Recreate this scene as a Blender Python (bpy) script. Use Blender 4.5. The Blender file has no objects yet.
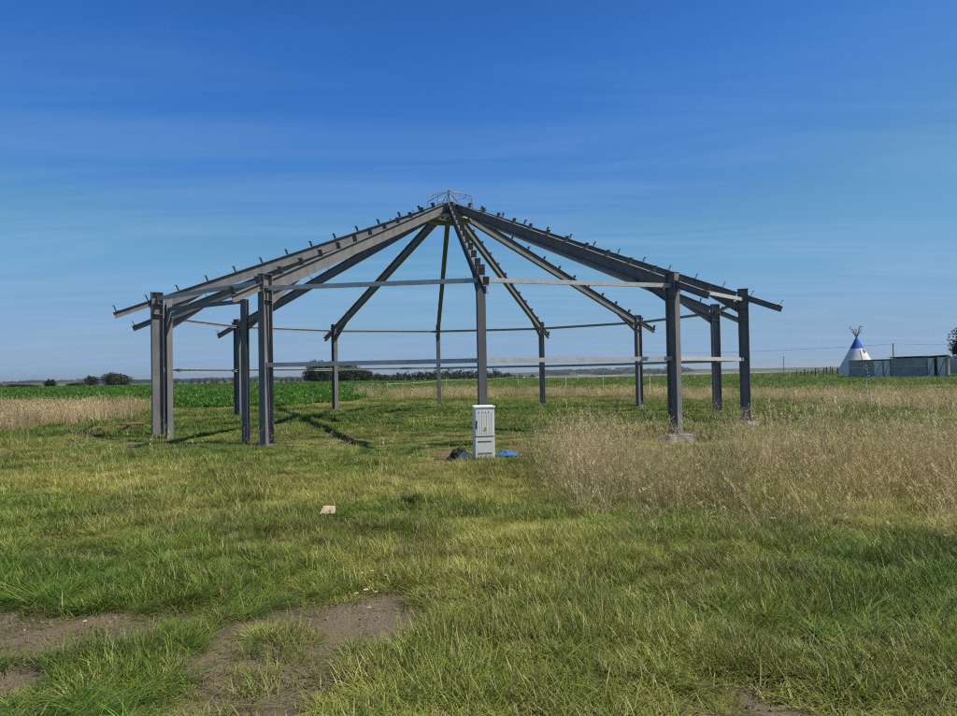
import bpy, math, random
import numpy as np
from mathutils import Vector, Matrix, Euler

random.seed(11); RNG = np.random.default_rng(7)
SC = bpy.context.scene
COL = bpy.data.collections.new('Scene_objects'); SC.collection.children.link(COL)
PI = math.pi
R_ = math.radians

# ------------------------------------------------------------------ camera
W, H, F = 957.0, 716.0, 721.8
PITCH, ROLL, EYE = 0.02055, -0.01802, 1.60
def make_camera():
    cd = bpy.data.cameras.new('camera'); co = bpy.data.objects.new('camera', cd); COL.objects.link(co)
    cp, sp = math.cos(PITCH), math.sin(PITCH); c, s = math.cos(ROLL), math.sin(ROLL)
    fw = Vector((0, cp, sp)); up0 = Vector((0, -sp, cp)); r0 = Vector((1, 0, 0))
    r = c*r0 + s*up0; up = -s*r0 + c*up0
    m = Matrix((r, up, -fw)).transposed().to_4x4(); m.translation = (0, 0, EYE)
    co.matrix_world = m
    cd.sensor_width = 36; cd.lens = 36*F/W; cd.clip_start = 0.05; cd.clip_end = 20000
    SC.camera = co
make_camera()

def ray(px, py):
    a, b = px-W/2, py-H/2; c, s = math.cos(ROLL), math.sin(ROLL)
    X = a*c+b*s; Y = -a*s+b*c; u = -Y/F; x = X/F
    cp, sp = math.cos(PITCH), math.sin(PITCH)
    return x, cp-u*sp, u*cp+sp
def g(px, py, z=0.0):                     # a survey helper: where on the ground a seen point lies
    x, y, dz = ray(px, py); t = (z-EYE)/dz
    return x*t, y*t
def at(px, py, Y):                        # point at distance Y
    x, y, dz = ray(px, py); t = Y/y
    return x*t, Y, EYE+dz*t

# ------------------------------------------------------------------ noise / terrain
_P = RNG.random((256, 256))
def vnoise(x, y, sc, off=0.0):
    x = np.asarray(x, float)/sc+off*17.3+1000; y = np.asarray(y, float)/sc+off*7.7+1000
    xi = np.floor(x).astype(int); yi = np.floor(y).astype(int); fx = x-xi; fy = y-yi
    fx = fx*fx*(3-2*fx); fy = fy*fy*(3-2*fy)
    a = _P[xi & 255, yi & 255]; b = _P[(xi+1) & 255, yi & 255]; c = _P[xi & 255, (yi+1) & 255]; d = _P[(xi+1) & 255, (yi+1) & 255]
    return (a*(1-fx)+b*fx)*(1-fy)+(c*(1-fx)+d*fx)*fy
def fbm(x, y, sc, off=0.0):
    return (vnoise(x, y, sc, off)+.5*vnoise(x, y, sc/2.1, off+1)+.25*vnoise(x, y, sc/4.3, off+2))/1.75
def sstep(a, b, x):
    t = np.clip((np.asarray(x, float)-a)/(b-a), 0, 1); return t*t*(3-2*t)

CX, CY, RR, PHI = -0.9655, 26.199, 9.9876, 0.10432
def ringpt(k, r=RR):
    a = PHI+k*PI/6
    return CX+r*math.sin(a), CY-r*math.cos(a)

def polymask(poly, x, y, soft=0.3):
    """signed soft inside mask of a polygon on the ground"""
    x = np.asarray(x, float); y = np.asarray(y, float)
    ins = np.zeros(x.shape, bool); dmin = np.full(x.shape, 1e9)
    n = len(poly)
    for i in range(n):
        x0, y0 = poly[i]; x1, y1 = poly[(i+1) % n]
        cond = ((y0 > y) != (y1 > y))
        with np.errstate(divide='ignore', invalid='ignore'):
            xx = (x1-x0)*(y-y0)/((y1-y0) if y1 != y0 else 1e-9)+x0
        ins ^= cond & (x < xx)
        dx, dy = x1-x0, y1-y0; L = dx*dx+dy*dy+1e-12
        t = np.clip(((x-x0)*dx+(y-y0)*dy)/L, 0, 1)
        dmin = np.minimum(dmin, np.hypot(x-x0-t*dx, y-y0-t*dy))
    sd = np.where(ins, dmin, -dmin)
    return sstep(-soft, soft, sd)

SOIL = [  # bare patches (outlines measured in the photo, laid on the ground)
    [(-90, 606), (0, 600), (55, 607), (110, 602), (150, 604), (218, 590), (205, 612), (150, 634), (90, 642), (40, 650), (0, 652), (-90, 662)],
    [(-90, 668), (0, 658), (58, 656), (62, 676), (20, 694), (-20, 716), (-90, 720)],
    [(150, 656), (200, 632), (262, 602), (330, 593), (392, 584), (416, 600), (418, 636), (380, 642), (352, 664), (392, 674), (350, 690), (300, 700), (225, 708), (165, 700), (190, 672)],
    [(655, 688), (690, 674), (740, 672), (792, 684), (822, 716), (826, 770), (640, 770)],
    [(200, 704), (300, 696), (345, 722), (180, 735)], [(470, 560), (500, 556), (512, 566), (480, 570)], [(40, 545), (130, 548), (90, 556), (30, 552)], [(640, 600), (690, 598), (685, 610), (645, 612)],
]
SOIL = [[g(*p) for p in q] for q in SOIL]
RED = [[(425, 462), (440, 450), (470, 446), (468, 462), (450, 470)], [(498, 446), (530, 444), (535, 455), (520, 462), (500, 460)],
       [(60, 432), (95, 424), (150, 415), (150, 423), (100, 432), (70, 438)],
       [(300, 401.5), (350, 399.5), (400, 402), (350, 405), (305, 405.5)], [(585, 393), (620, 392), (625, 396), (590, 397)],
       [(205, 404), (262, 400), (258, 408), (215, 410)], [(420, 459), (470, 455), (476, 462), (440, 466)]]
RED = [[g(*p) for p in q] for q in RED]
def soilmask(x, y):
    wx = x+(fbm(x, y, .4, 3)-.5)*.35; wy = y+(fbm(x, y, .4, 5)-.5)*.35+.03
    m = np.zeros(np.shape(x))
    for q in SOIL: m = np.maximum(m, polymask(q, wx, wy, .16))
    return m
def redmask(x, y):
    wx = x+(fbm(x, y, .8, 6)-.5)*.6; wy = y+(fbm(x, y, .8, 7)-.5)*.9
    m = np.zeros(np.shape(x))
    for q in RED: m = np.maximum(m, polymask(q, wx, wy, .25))
    return m
CROP = [g(-260, 412), g(-20, 406.5), g(60, 407), g(150, 409.5), g(300, 406), g(330, 402.5), g(366, 397), g(385, 391), g(395, 385.5), (-26, 195), (-240, 215), (-300, 80)]
def cropmask(x, y):
    return polymask(CROP, x+(vnoise(x, y, 6, 2)-.5)*2.5, y+(vnoise(x, y, 5, 3)-.5)*2.5, .6)

def hgt(x, y):
    x = np.asarray(x, float); y = np.asarray(y, float); d = np.hypot(x, y)
    h = .05*(vnoise(x, y, 1.3, 1)-.5)+.10*(vnoise(x, y, 4.2, 2)-.5)+.035*(vnoise(x, y, .45, 4)-.5)-.02
    h = h*(1-sstep(60, 140, d)*.5)
    for k, dz in ((1, -.34), (2, -.27), (3, -.09)):
        px, py = ringpt(k); h = h+dz*np.exp(-((x-px)**2+(y-py)**2)/1.9)
    s = soilmask(x, y)*(d < 9)
    h = h-.035*s+.035*s*(vnoise(x, y, .3, 8)-.5)+.022*s*(vnoise(x, y, .13, 9)-.5)
    h = h-.10*np.exp(-((x+.45)**2+(y-13.9)**2)/.09)                    # the dug hole beside the cabinet
    h = h+.5*sstep(60, 190, y)*sstep(20, 110, x)                        # the field rises gently to the right
    h = h-14*sstep(150, 620, y)+(5*fbm(x, y, 500, 3)+8)*sstep(1300, 3200, y)
    h = h+9*np.exp(-((x-620)/330)**2)*np.exp(-((y-2900)/500)**2)
    return h
def hz(x, y): return float(hgt(np.array([x]), np.array([y]))[0])

# ------------------------------------------------------------------ object helpers
def setp(o, label=None, cat=None, group=None, kind=None):
    if label: o['label'] = label
    if cat: o['category'] = cat
    if group: o['group'] = group
    if kind: o['kind'] = kind
    return o
class MB:
    def __init__(s): s.v = []; s.f = []; s.m = []
    def add(s, vs, fs, mi=0):
        n = len(s.v); s.v += [tuple(v) for v in vs]; s.f += [tuple(i+n for i in f) for f in fs]; s.m += [mi]*len(fs); return s
    def box(s, c, size, M=None, mi=0):
        hx, hy, hz_ = [q/2 for q in size]
        vs = [Vector((c[0]+sx*hx, c[1]+sy*hy, c[2]+sz*hz_)) for sx in (-1, 1) for sy in (-1, 1) for sz in (-1, 1)]
        if M is not None: vs = [M @ v for v in vs]
        return s.add(vs, [(0, 1, 3, 2), (4, 6, 7, 5), (0, 4, 5, 1), (2, 3, 7, 6), (0, 2, 6, 4), (1, 5, 7, 3)], mi)
    def obox(s, p, q, up, w, h, mi=0):
        """bar from p to q; h along up, w across"""
        p = Vector(p); q = Vector(q); d = (q-p).normalized(); up = Vector(up); sd = d.cross(up).normalized(); up = sd.cross(d).normalized()
        vs = []
        for e in (p, q):
            for a, b in ((-1, -1), (1, -1), (1, 1), (-1, 1)): vs.append(e+sd*(a*w/2)+up*(b*h/2))
        return s.add(vs, [(0, 3, 2, 1), (4, 5, 6, 7), (0, 1, 5, 4), (1, 2, 6, 5), (2, 3, 7, 6), (3, 0, 4, 7)], mi)
    def tube(s, pts, rad, n=8, mi=0, cap=True):
        pts = [Vector(p) for p in pts]; rings = []
        rad = rad if isinstance(rad, (list, tuple)) else [rad]*len(pts)
        ref = Vector((0.31, 0.2, 0.93))
        for i, p in enumerate(pts):
            d = (pts[min(i+1, len(pts)-1)]-pts[max(i-1, 0)]).normalized()
            a = d.cross(ref)
            if a.length < .1: a = d.cross(Vector((1, 0, 0)))
            a.normalize(); b = d.cross(a)
            rings.append([p+(a*math.cos(2*PI*k/n)+b*math.sin(2*PI*k/n))*rad[i] for k in range(n)])
        vs = [v for r in rings for v in r]; fs = []
        for i in range(len(pts)-1):
            for k in range(n):
                fs.append((i*n+k, i*n+(k+1) % n, (i+1)*n+(k+1) % n, (i+1)*n+k))
        if cap: fs += [tuple(range(n))[::-1], tuple((len(pts)-1)*n+k for k in range(n))]
        return s.add(vs, fs, mi)
    def prism(s, poly, ax, ay, o, n, t, mi=0):
        """poly 2D extruded thickness t about normal n"""
        o = Vector(o); ax = Vector(ax); ay = Vector(ay); n = Vector(n).normalized()
        a = [o+ax*x+ay*y-n*t/2 for x, y in poly]; b = [v+n*t for v in a]; k = len(poly)
        fs = [tuple(range(k))[::-1], tuple(range(k, 2*k))]+[(i, (i+1) % k, k+(i+1) % k, k+i) for i in range(k)]
        return s.add(a+b, fs, mi)
    def build(s, name, mats, parent=None, smooth=False, bevel=0, loc=None, link=True):
        me = bpy.data.meshes.new(name); me.from_pydata(s.v, [], s.f)
        for m in (mats if isinstance(mats, (list, tuple)) else [mats]): me.materials.append(m)
        if any(s.m): me.polygons.foreach_set('material_index', s.m)
        import bmesh
        bm = bmesh.new(); bm.from_mesh(me); bmesh.ops.recalc_face_normals(bm, faces=bm.faces)
        if bevel: bmesh.ops.bevel(bm, geom=list(bm.edges), offset=bevel, segments=1, affect='EDGES', clamp_overlap=True)
        bm.to_mesh(me); bm.free()
        if smooth: me.polygons.foreach_set('use_smooth', [True]*len(me.polygons))
        me.update()
        o = bpy.data.objects.new(name, me)
        if link: COL.objects.link(o)
        if parent: o.parent = parent
        if loc: o.location = loc
        return o
def empty(name, loc, label, cat, group=None, rz=0):
    o = bpy.data.objects.new(name, None); COL.objects.link(o); o.location = loc; o.rotation_euler = (0, 0, rz); o.empty_display_size = .3
    return setp(o, label, cat, group)
def copy_tree(o, parent=None):
    c = o.copy(); COL.objects.link(c)
    if parent: c.parent = parent
    for ch in list(o.children): copy_tree(ch, c)
    return c

# ------------------------------------------------------------------ materials
def newmat(name):
    m = bpy.data.materials.new(name); m.use_nodes = True; nt = m.node_tree
    b = nt.nodes['Principled BSDF']; return m, nt, b
def N(nt, t, **kw):
    n = nt.nodes.new(t)
    for k, v in kw.items():
        if k in ('i',):
            for kk, vv in v.items(): n.inputs[kk].default_value = vv
        else: setattr(n, k, v)
    return n
def L(nt, a, b): nt.links.new(a, b)
def c4(c): return (c[0], c[1], c[2], 1)
def mat_basic(name, c1, c2=None, scale=4.0, rough=.6, metal=0, bump=0.0, bscale=40, detail=5, spec=.5, stretch=None, contrast=(.35, .65)):
    m, nt, b = newmat(name)
    tc = N(nt, 'ShaderNodeTexCoord'); src = tc.outputs['Object']
    if stretch:
        mp = N(nt, 'ShaderNodeMapping'); mp.inputs['Scale'].default_value = stretch; L(nt, src, mp.inputs[0]); src = mp.outputs[0]
    nz = N(nt, 'ShaderNodeTexNoise', i={'Scale': scale, 'Detail': detail, 'Roughness': .6}); L(nt, src, nz.inputs['Vector'])
    rp = N(nt, 'ShaderNodeValToRGB'); rp.color_ramp.elements[0].color = c4(c1); rp.color_ramp.elements[1].color = c4(c2 or c1)
    rp.color_ramp.elements[0].position, rp.color_ramp.elements[1].position = contrast
    L(nt, nz.outputs[0], rp.inputs[0]); L(nt, rp.outputs[0], b.inputs['Base Color'])
    b.inputs['Roughness'].default_value = rough; b.inputs['Metallic'].default_value = metal; b.inputs['Specular IOR Level'].default_value = spec
    if bump:
        nb = N(nt, 'ShaderNodeTexNoise', i={'Scale': bscale, 'Detail': 6}); L(nt, src, nb.inputs['Vector'])
        bp = N(nt, 'ShaderNodeBump', i={'Strength': 1, 'Distance': bump}); L(nt, nb.outputs[0], bp.inputs['Height']); L(nt, bp.outputs[0], b.inputs['Normal'])
    return m
M_STEEL = mat_basic('grey_primed_steel', (.152, .152, .154), (.208, .208, .211), 1.7, .55, 0, .0008, 12, spec=.3, stretch=(3, 3, 1))
M_GALV = mat_basic('galvanised_steel', (.42, .42, .42), (.52, .52, .52), 6, .55, .1, .0005, 30)
M_CLEAT = mat_basic('dull_steel_cleat', (.10, .10, .10), (.16, .16, .16), 8, .6, .1)
M_BOLT = mat_basic('zinc_bolt', (.45, .45, .46), (.6, .6, .6), 30, .4, .6)
M_CONC = mat_basic('rough_concrete', (.36, .345, .32), (.50, .48, .45), 7, .9, 0, .01, 18)
M_WHITE = mat_basic('weathered_white_plastic', (.82, .80, .76), (.88, .87, .84), 5, .5, 0, .0006, 60)
M_SEAM = mat_basic('dark_seam', (.05, .05, .05), (.09, .09, .09), 9, .7)
M_YEL = mat_basic('yellow_warning', (.75, .5, .04), (.8, .55, .05), 9, .5)
M_BLACK = mat_basic('black_plastic', (.012, .011, .010), (.025, .024, .022), 12, .8, 0, .003, 30)
M_BLUE = mat_basic('blue_tarpaulin', (.012, .10, .34), (.02, .16, .48), 9, .6, 0, .004, 30)
M_BAG = mat_basic('white_film', (.70, .70, .68), (.85, .85, .83), 9, .45, 0, .004, 40)
M_CARD = mat_basic('tan_board', (.50, .40, .27), (.60, .50, .35), 14, .85, 0, .001, 50)
M_POSTW = mat_basic('white_post', (.68, .68, .66), (.8, .8, .78), 6, .5)
M_POSTB = mat_basic('black_band', (.03, .03, .03), (.05, .05, .05), 6, .5)
M_WOOD = mat_basic('weathered_timber', (.10, .075, .055), (.20, .16, .12), 3, .85, 0, .004, 30, stretch=(6, 6, 1))
M_BARK = mat_basic('bark', (.05, .04, .03), (.10, .08, .06), 3, .9, 0, .01, 12)
M_SHEET = mat_basic('dark_corrugated_sheet', (.22, .23, .23), (.36, .37, .365), 1.2, .5, .2)
M_DOOR = mat_basic('pale_sheet_door', (.66, .66, .60), (.78, .78, .72), 1.4, .6)
M_ROOF = mat_basic('pale_sheet_roof', (.5, .52, .52), (.68, .70, .70), 1.3, .5, .1)
M_CANV = mat_basic('tipi_canvas_white', (.62, .64, .66), (.78, .79, .80), 1.0, .8)
M_CANB = mat_basic('tipi_canvas_blue', (.01, .08, .42), (.015, .12, .55), 1.5, .8)
M_BROWN = mat_basic('painted_brown_emblem', (.18, .12, .07), (.3, .22, .14), 5, .8)
M_ROOFB = mat_basic('blue_grey_roof', (.10, .15, .22), (.16, .21, .28), 1.5, .6)
M_STONE = mat_basic('pale_stone', (.26, .23, .19), (.46, .42, .36), 20, .9, 0, .004, 60)

def foliage_mat(name, ca, cb, cc=None, transl=.3, noise=.5):
    """leaf material: colour picked per leaf by attribute 'lc' (0..1)"""
    m, nt, b = newmat(name)
    at_ = N(nt, 'ShaderNodeAttribute', attribute_name='lc')
    rp = N(nt, 'ShaderNodeValToRGB'); e = rp.color_ramp.elements
    e[0].color = c4(ca); e[1].color = c4(cb)
    if cc: x = e.new(.5); x.color = c4(cc)
    L(nt, at_.outputs['Fac'], rp.inputs[0]); L(nt, rp.outputs[0], b.inputs['Base Color'])
    b.inputs['Roughness'].default_value = .6; b.inputs['Specular IOR Level'].default_value = .25
    tr = N(nt, 'ShaderNodeBsdfTranslucent'); L(nt, rp.outputs[0], tr.inputs[0])
    mx = N(nt, 'ShaderNodeMixShader', i={0: transl}); L(nt, b.outputs[0], mx.inputs[1]); L(nt, tr.outputs[0], mx.inputs[2])
    L(nt, mx.outputs[0], nt.nodes['Material Output'].inputs['Surface']); return m
def grass_mat(name, green_a, green_b, yel, straw_a, straw_b, transl=.35):
    """blade colour: lc = random per blade, st = straw threshold per blade; instancer 'tint' = dryness of the spot, 'lum' = tone"""
    m, nt, b = newmat(name)
    lc = N(nt, 'ShaderNodeAttribute', attribute_name='lc'); st = N(nt, 'ShaderNodeAttribute', attribute_name='st')
    ti = N(nt, 'ShaderNodeAttribute', attribute_name='tint', attribute_type='INSTANCER')
    lu = N(nt, 'ShaderNodeAttribute', attribute_name='lum', attribute_type='INSTANCER')
    g1 = N(nt, 'ShaderNodeMix', data_type='RGBA'); g1.inputs[6].default_value = c4(green_a); g1.inputs[7].default_value = c4(green_b); L(nt, lc.outputs['Fac'], g1.inputs[0])
    g2 = N(nt, 'ShaderNodeMix', data_type='RGBA'); L(nt, ti.outputs['Fac'], g2.inputs[0]); L(nt, g1.outputs[2], g2.inputs[6]); g2.inputs[7].default_value = c4(yel)
    s1 = N(nt, 'ShaderNodeMix', data_type='RGBA'); s1.inputs[6].default_value = c4(straw_a); s1.inputs[7].default_value = c4(straw_b); L(nt, lc.outputs['Fac'], s1.inputs[0])
    lt = N(nt, 'ShaderNodeMath', operation='LESS_THAN'); L(nt, st.outputs['Fac'], lt.inputs[0])
    th = N(nt, 'ShaderNodeMath', operation='MULTIPLY_ADD'); L(nt, ti.outputs['Fac'], th.inputs[0]); th.inputs[1].default_value = .36; th.inputs[2].default_value = .07
    L(nt, th.outputs[0], lt.inputs[1])
    g3 = N(nt, 'ShaderNodeMix', data_type='RGBA'); L(nt, lt.outputs[0], g3.inputs[0]); L(nt, g2.outputs[2], g3.inputs[6]); L(nt, s1.outputs[2], g3.inputs[7])
    vm = N(nt, 'ShaderNodeVectorMath', operation='SCALE'); L(nt, g3.outputs[2], vm.inputs[0]); L(nt, lu.outputs['Fac'], vm.inputs['Scale'])
    pb = N(nt, 'ShaderNodeMath', operation='MULTIPLY_ADD'); L(nt, st.outputs['Fac'], pb.inputs[0]); pb.inputs[1].default_value = .65; pb.inputs[2].default_value = .62
    vm2 = N(nt, 'ShaderNodeVectorMath', operation='SCALE'); L(nt, vm.outputs[0], vm2.inputs[0]); L(nt, pb.outputs[0], vm2.inputs['Scale']); vm = vm2
    L(nt, vm.outputs[0], b.inputs['Base Color'])
    b.inputs['Roughness'].default_value = .48; b.inputs['Specular IOR Level'].default_value = .32
    tr = N(nt, 'ShaderNodeBsdfTranslucent'); L(nt, vm.outputs[0], tr.inputs[0])
    mx = N(nt, 'ShaderNodeMixShader', i={0: transl}); L(nt, b.outputs[0], mx.inputs[1]); L(nt, tr.outputs[0], mx.inputs[2])
    L(nt, mx.outputs[0], nt.nodes['Material Output'].inputs['Surface']); return m
M_GRASS = grass_mat('meadow_grass', (.055, .125, .014), (.15, .24, .026), (.31, .31, .06), (.44, .38, .14), (.62, .55, .25), .22)
M_LUSH = grass_mat('lush_long_grass', (.038, .105, .012), (.10, .18, .022), (.19, .23, .04), (.40, .34, .17), (.55, .48, .28))
M_DRY = grass_mat('dry_seeding_grass', (.44, .35, .19), (.66, .55, .34), (.50, .37, .19), (.20, .25, .05), (.30, .33, .09), .35)
M_CROPM = grass_mat('crop_leaves', (.038, .115, .008), (.085, .19, .015), (.09, .22, .02), (.06, .15, .03), (.08, .2, .04), .3)

# ------------------------------------------------------------------ ground
def ground():
    def grow(a, b, s0, k):
        out = [a]; s = s0
        while out[-1] < b: out.append(out[-1]+s); s *= k
        return out
    xp = list(np.arange(0, 5.5, .11)); xp += grow(xp[-1]+.3, 30, .35, 1.015); xp += grow(xp[-1]+.8, 6000, .9, 1.13)
    xs = np.array([-v for v in xp[:0:-1]]+xp)
    ys = list(-np.array(grow(0, 400, 1.5, 1.4)[1:])[::-1])+[0, .6, 1.2, 1.8]+list(np.arange(2.2, 9, .09))
    ys += grow(ys[-1]+.15, 40, .2, 1.012); ys += grow(ys[-1]+.6, 9000, .8, 1.055); ys = np.array(ys)
    X, Y = np.meshgrid(xs, ys); Z = hgt(X, Y); nx, ny = len(xs), len(ys)
    vs = np.stack([X.ravel(), Y.ravel(), Z.ravel()], 1)
    i = np.arange(nx-1)[None, :]+np.arange(ny-1)[:, None]*nx; i = i.ravel()
    fs = np.stack([i, i+1, i+nx+1, i+nx], 1)
    me = bpy.data.meshes.new('ground'); me.from_pydata(vs.tolist(), [], fs.tolist())
    me.polygons.foreach_set('use_smooth', [True]*len(me.polygons))
    x, y = vs[:, 0], vs[:, 1]
    base = np.array([.040, .040, .018]); mid = np.array([.11, .15, .035]); soil = np.array([.27, .215, .145]); red = np.array([.30, .19, .11])
    crop = np.array([.035, .085, .012]); tan = np.array([.34, .27, .16]); farg = np.array([.075, .12, .035]); fart = np.array([.25, .215, .14])
    t = sstep(.3, .7, fbm(x, y, 2.5, 11))[:, None]
    c = base*(1-t)+base*1.25*t
    q = sstep(18, 60, np.hypot(x, y))[:, None]; c = c*(1-q)+mid*q
    fo = np.stack([fbm(x/3, y, 14, 12), ], 1); c = c*(1-.0*fo)
    m = tanmask(x, y)[:, None]*.75; c = c*(1-m)+tan*m
    m = cropmask(x, y)[:, None]; c = c*(1-m)+crop*m
    m = soilmask(x, y)[:, None]; v = (.8+.4*fbm(x, y, .3, 13))[:, None]; c = c*(1-m)+soil*v*m
    m = redmask(x, y)[:, None]*.85; c = c*(1-m)+red*m
    # far fields
    m = sstep(185, 260, y)[:, None]; fld = sstep(.45, .55, vnoise(x/2.2, y, 260, 15))[:, None]; ff = farg*(1-fld)+fart*fld; c = c*(1-m)+ff*m
    m = sstep(1500, 2600, y)[:, None]; c = c*(1-m)+np.array([.06, .085, .045])*m
    a = me.color_attributes.new('cover', 'FLOAT_COLOR', 'POINT'); a.data.foreach_set('color', np.concatenate([c, np.ones((len(c), 1))], 1).ravel().astype(np.float32))
    o = bpy.data.objects.new('ground', me); COL.objects.link(o); setp(o, 'uneven grassy ground with bare soil patches', None, None, 'structure')
    mt, nt, b = newmat('ground_cover')
    ca = N(nt, 'ShaderNodeAttribute', attribute_name='cover'); tc = N(nt, 'ShaderNodeTexCoord')
    n1 = N(nt, 'ShaderNodeTexNoise', i={'Scale': 9, 'Detail': 8, 'Roughness': .7}); L(nt, tc.outputs['Object'], n1.inputs['Vector'])
    n2 = N(nt, 'ShaderNodeTexNoise', i={'Scale': 60, 'Detail': 6, 'Roughness': .7}); L(nt, tc.outputs['Object'], n2.inputs['Vector'])
    ad = N(nt, 'ShaderNodeMath', operation='MULTIPLY'); L(nt, n1.outputs[0], ad.inputs[0]); L(nt, n2.outputs[0], ad.inputs[1])
    mr = N(nt, 'ShaderNodeMapRange', i={'From Min': .12, 'From Max': .38, 'To Min': .62, 'To Max': 1.35}); L(nt, ad.outputs[0], mr.inputs[0])
    vm = N(nt, 'ShaderNodeVectorMath', operation='SCALE'); L(nt, ca.outputs['Color'], vm.inputs[0]); L(nt, mr.outputs[0], vm.inputs['Scale'])
    L(nt, vm.outputs[0], b.inputs['Base Color']); b.inputs['Roughness'].default_value = .95; b.inputs['Specular IOR Level'].default_value = .1
    bp = N(nt, 'ShaderNodeBump', i={'Strength': 1, 'Distance': .06}); L(nt, ad.outputs[0], bp.inputs['Height']); L(nt, bp.outputs[0], b.inputs['Normal'])
    me.materials.append(mt)

# dry grass zones
TAN_R = [g(506, 466), g(512, 482), g(575, 500), g(640, 512), g(720, 528), g(800, 538), g(870, 540), g(1040, 556), g(1200, 490), g(1100, 448), g(957, 454), g(800, 454), g(760, 460), g(690, 466), g(620, 452), g(560, 452)]
TAN_L = [g(-300, 440), g(0, 433), g(40, 427), g(80, 421), g(120, 415), g(150, 412.5), g(158, 409.5), g(60, 410), g(-300, 416)]
TAN_B = [g(362, 399), g(400, 400), g(470, 398.5), g(560, 399), g(650, 401), g(700, 402), g(760, 403), g(960, 411), g(1100, 413), g(1100, 396), g(900, 394), g(700, 391), g(520, 390.5), g(380, 391)]
def tan_right(x, y):
    return polymask(TAN_R, x+(fbm(x, y, 1.6, 21)-.5)*2.6, y+(fbm(x, y, 1.6, 22)-.5)*2.6, 1.5)
def tan_left(x, y):
    return polymask(TAN_L, x+(vnoise(x, y, 2, 23)-.5)*2, y+(vnoise(x, y, 2, 24)-.5)*2, .8)
def tan_back(x, y):
    return polymask(TAN_B, x+(vnoise(x, y, 5, 25)-.5)*5, y+(vnoise(x, y, 5, 26)-.5)*8, 1.5)
def tanmask(x, y): return np.maximum(np.maximum(tan_left(x, y), tan_back(x, y)), tan_right(x, y)*.3)

# ------------------------------------------------------------------ vegetation scatter
SRC = {}
def blade_mesh(name, blades, mat):
    """blades: list of (verts(list of rows left/right pairs + tip), lc, st)"""
    vs, fs, lc, st = [], [], [], []
    for rows, tip, a, b in blades:
        n = len(vs)
        for l, r in rows: vs += [l, r]
        k = len(rows)
        for i in range(k-1): fs.append((n+2*i, n+2*i+1, n+2*i+3, n+2*i+2))
        if tip is not None: vs.append(tip); fs.append((n+2*k-2, n+2*k-1, n+2*k))
        m = 2*k+(tip is not None); lc += [a]*m; st += [b]*m
    me = bpy.data.meshes.new(name); me.from_pydata([tuple(v) for v in vs], [], fs)
    for nm, arr in (('lc', lc), ('st', st)):
        at_ = me.attributes.new(nm, 'FLOAT', 'POINT'); at_.data.foreach_set('value', np.array(arr, np.float32))
    me.materials.append(mat)
    me.polygons.foreach_set('use_smooth', [True]*len(me.polygons))
    return bpy.data.objects.new(name, me)
def curve_blade(root, az, length, width, lean, droop, seg=3, twist=0):
    """a bent ribbon: starts leaning `lean` from vertical, ends at lean+droop"""
    p = Vector(root); rows = []; d2 = Vector((math.cos(az), math.sin(az), 0)); sd = Vector((-math.sin(az+twist), math.cos(az+twist), 0))
    for i in range(seg+1):
        t = i/seg; w = width*(1-.55*t*t)/2
        if i < seg: rows.append((p-sd*w, p+sd*w))
        th = lean+droop*(t+.5/seg); p_next = p+(d2*math.sin(th)+Vector((0, 0, 1))*math.cos(th))*(length/seg)
        if i < seg: last = p; p = p_next
    return rows, p
def clump(name, mat, n, r, lmin, lmax, wid, lean=(.1, .9), droop=(.3, 1.2), dirbias=None, straw=1.0, seg=3, radial=False):
    bl = []
    for _ in range(n):
        a = random.uniform(0, 2*PI); q = r*math.sqrt(random.random())
        root = (q*math.cos(a), q*math.sin(a), -.01)
        az = random.gauss(a, .7) if radial else (random.uniform(0, 2*PI) if dirbias is None else random.gauss(dirbias, .5))
        ln = random.uniform(lmin, lmax)
        rows, tip = curve_blade(root, az, ln, wid*random.uniform(.7, 1.3), random.uniform(*lean), random.uniform(*droop), seg, random.uniform(-.6, .6))
        bl.append((rows, tip, random.random(), random.random()*straw))
    return blade_mesh(name, bl, mat)
def stalks(name, mat, n, r, hmin, hmax, wid, leaves=6, headw=.012):
    bl = []
    for _ in range(n):
        a = random.uniform(0, 2*PI); q = r*math.sqrt(random.random()); root = (q*math.cos(a), q*math.sin(a), -.02)
        az = random.gauss(2.6, 1.4); h = random.uniform(hmin, hmax); lean = random.uniform(0, .35) if random.random() < .85 else random.uniform(.4, 1.0); dr = random.uniform(.05, .6)
        rows, tip = curve_blade(root, az, h, wid, lean, dr, 3, random.uniform(-1.5, 1.5)); c = random.random(); s = .1+.9*random.random()
        bl.append((rows, tip, c, s))
        hd = h*random.uniform(.13, .22); ds = (Vector(tip)-Vector(rows[-1][0])).normalized()
        for k in range(5):                              # seed head: short side spikelets
            t = k/5; base = Vector(tip)-ds*hd*(1-t); aa = random.uniform(0, 2*PI)
            o = Vector((math.cos(aa), math.sin(aa), .9)).normalized(); sd = Vector((-math.sin(aa), math.cos(aa), 0))*headw*.5
            e = base+o*hd*.33*(1-.5*t)
            bl.append(([(base-sd*.4, base+sd*.4), (base+(e-base)*.5-sd, base+(e-base)*.5+sd)], e, min(1, c+.2*random.random()), s))
    for _ in range(leaves):
        a = random.uniform(0, 2*PI); q = r*math.sqrt(random.random())
        rows, tip = curve_blade((q*math.cos(a), q*math.sin(a), -.01), random.uniform(0, 2*PI), random.uniform(.35, .6)*hmin, wid*1.6, random.uniform(.1, .6), random.uniform(.4, 1.3), 3)
        bl.append((rows, tip, random.random(), random.random()*.6))
    return blade_mesh(name, bl, mat)
def source(key, objs):
    c = bpy.data.collections.new(key)          # geometry kept outside the scene, scattered by the stuff object only
    for o in objs: c.objects.link(o)
    SRC[key] = c
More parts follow.
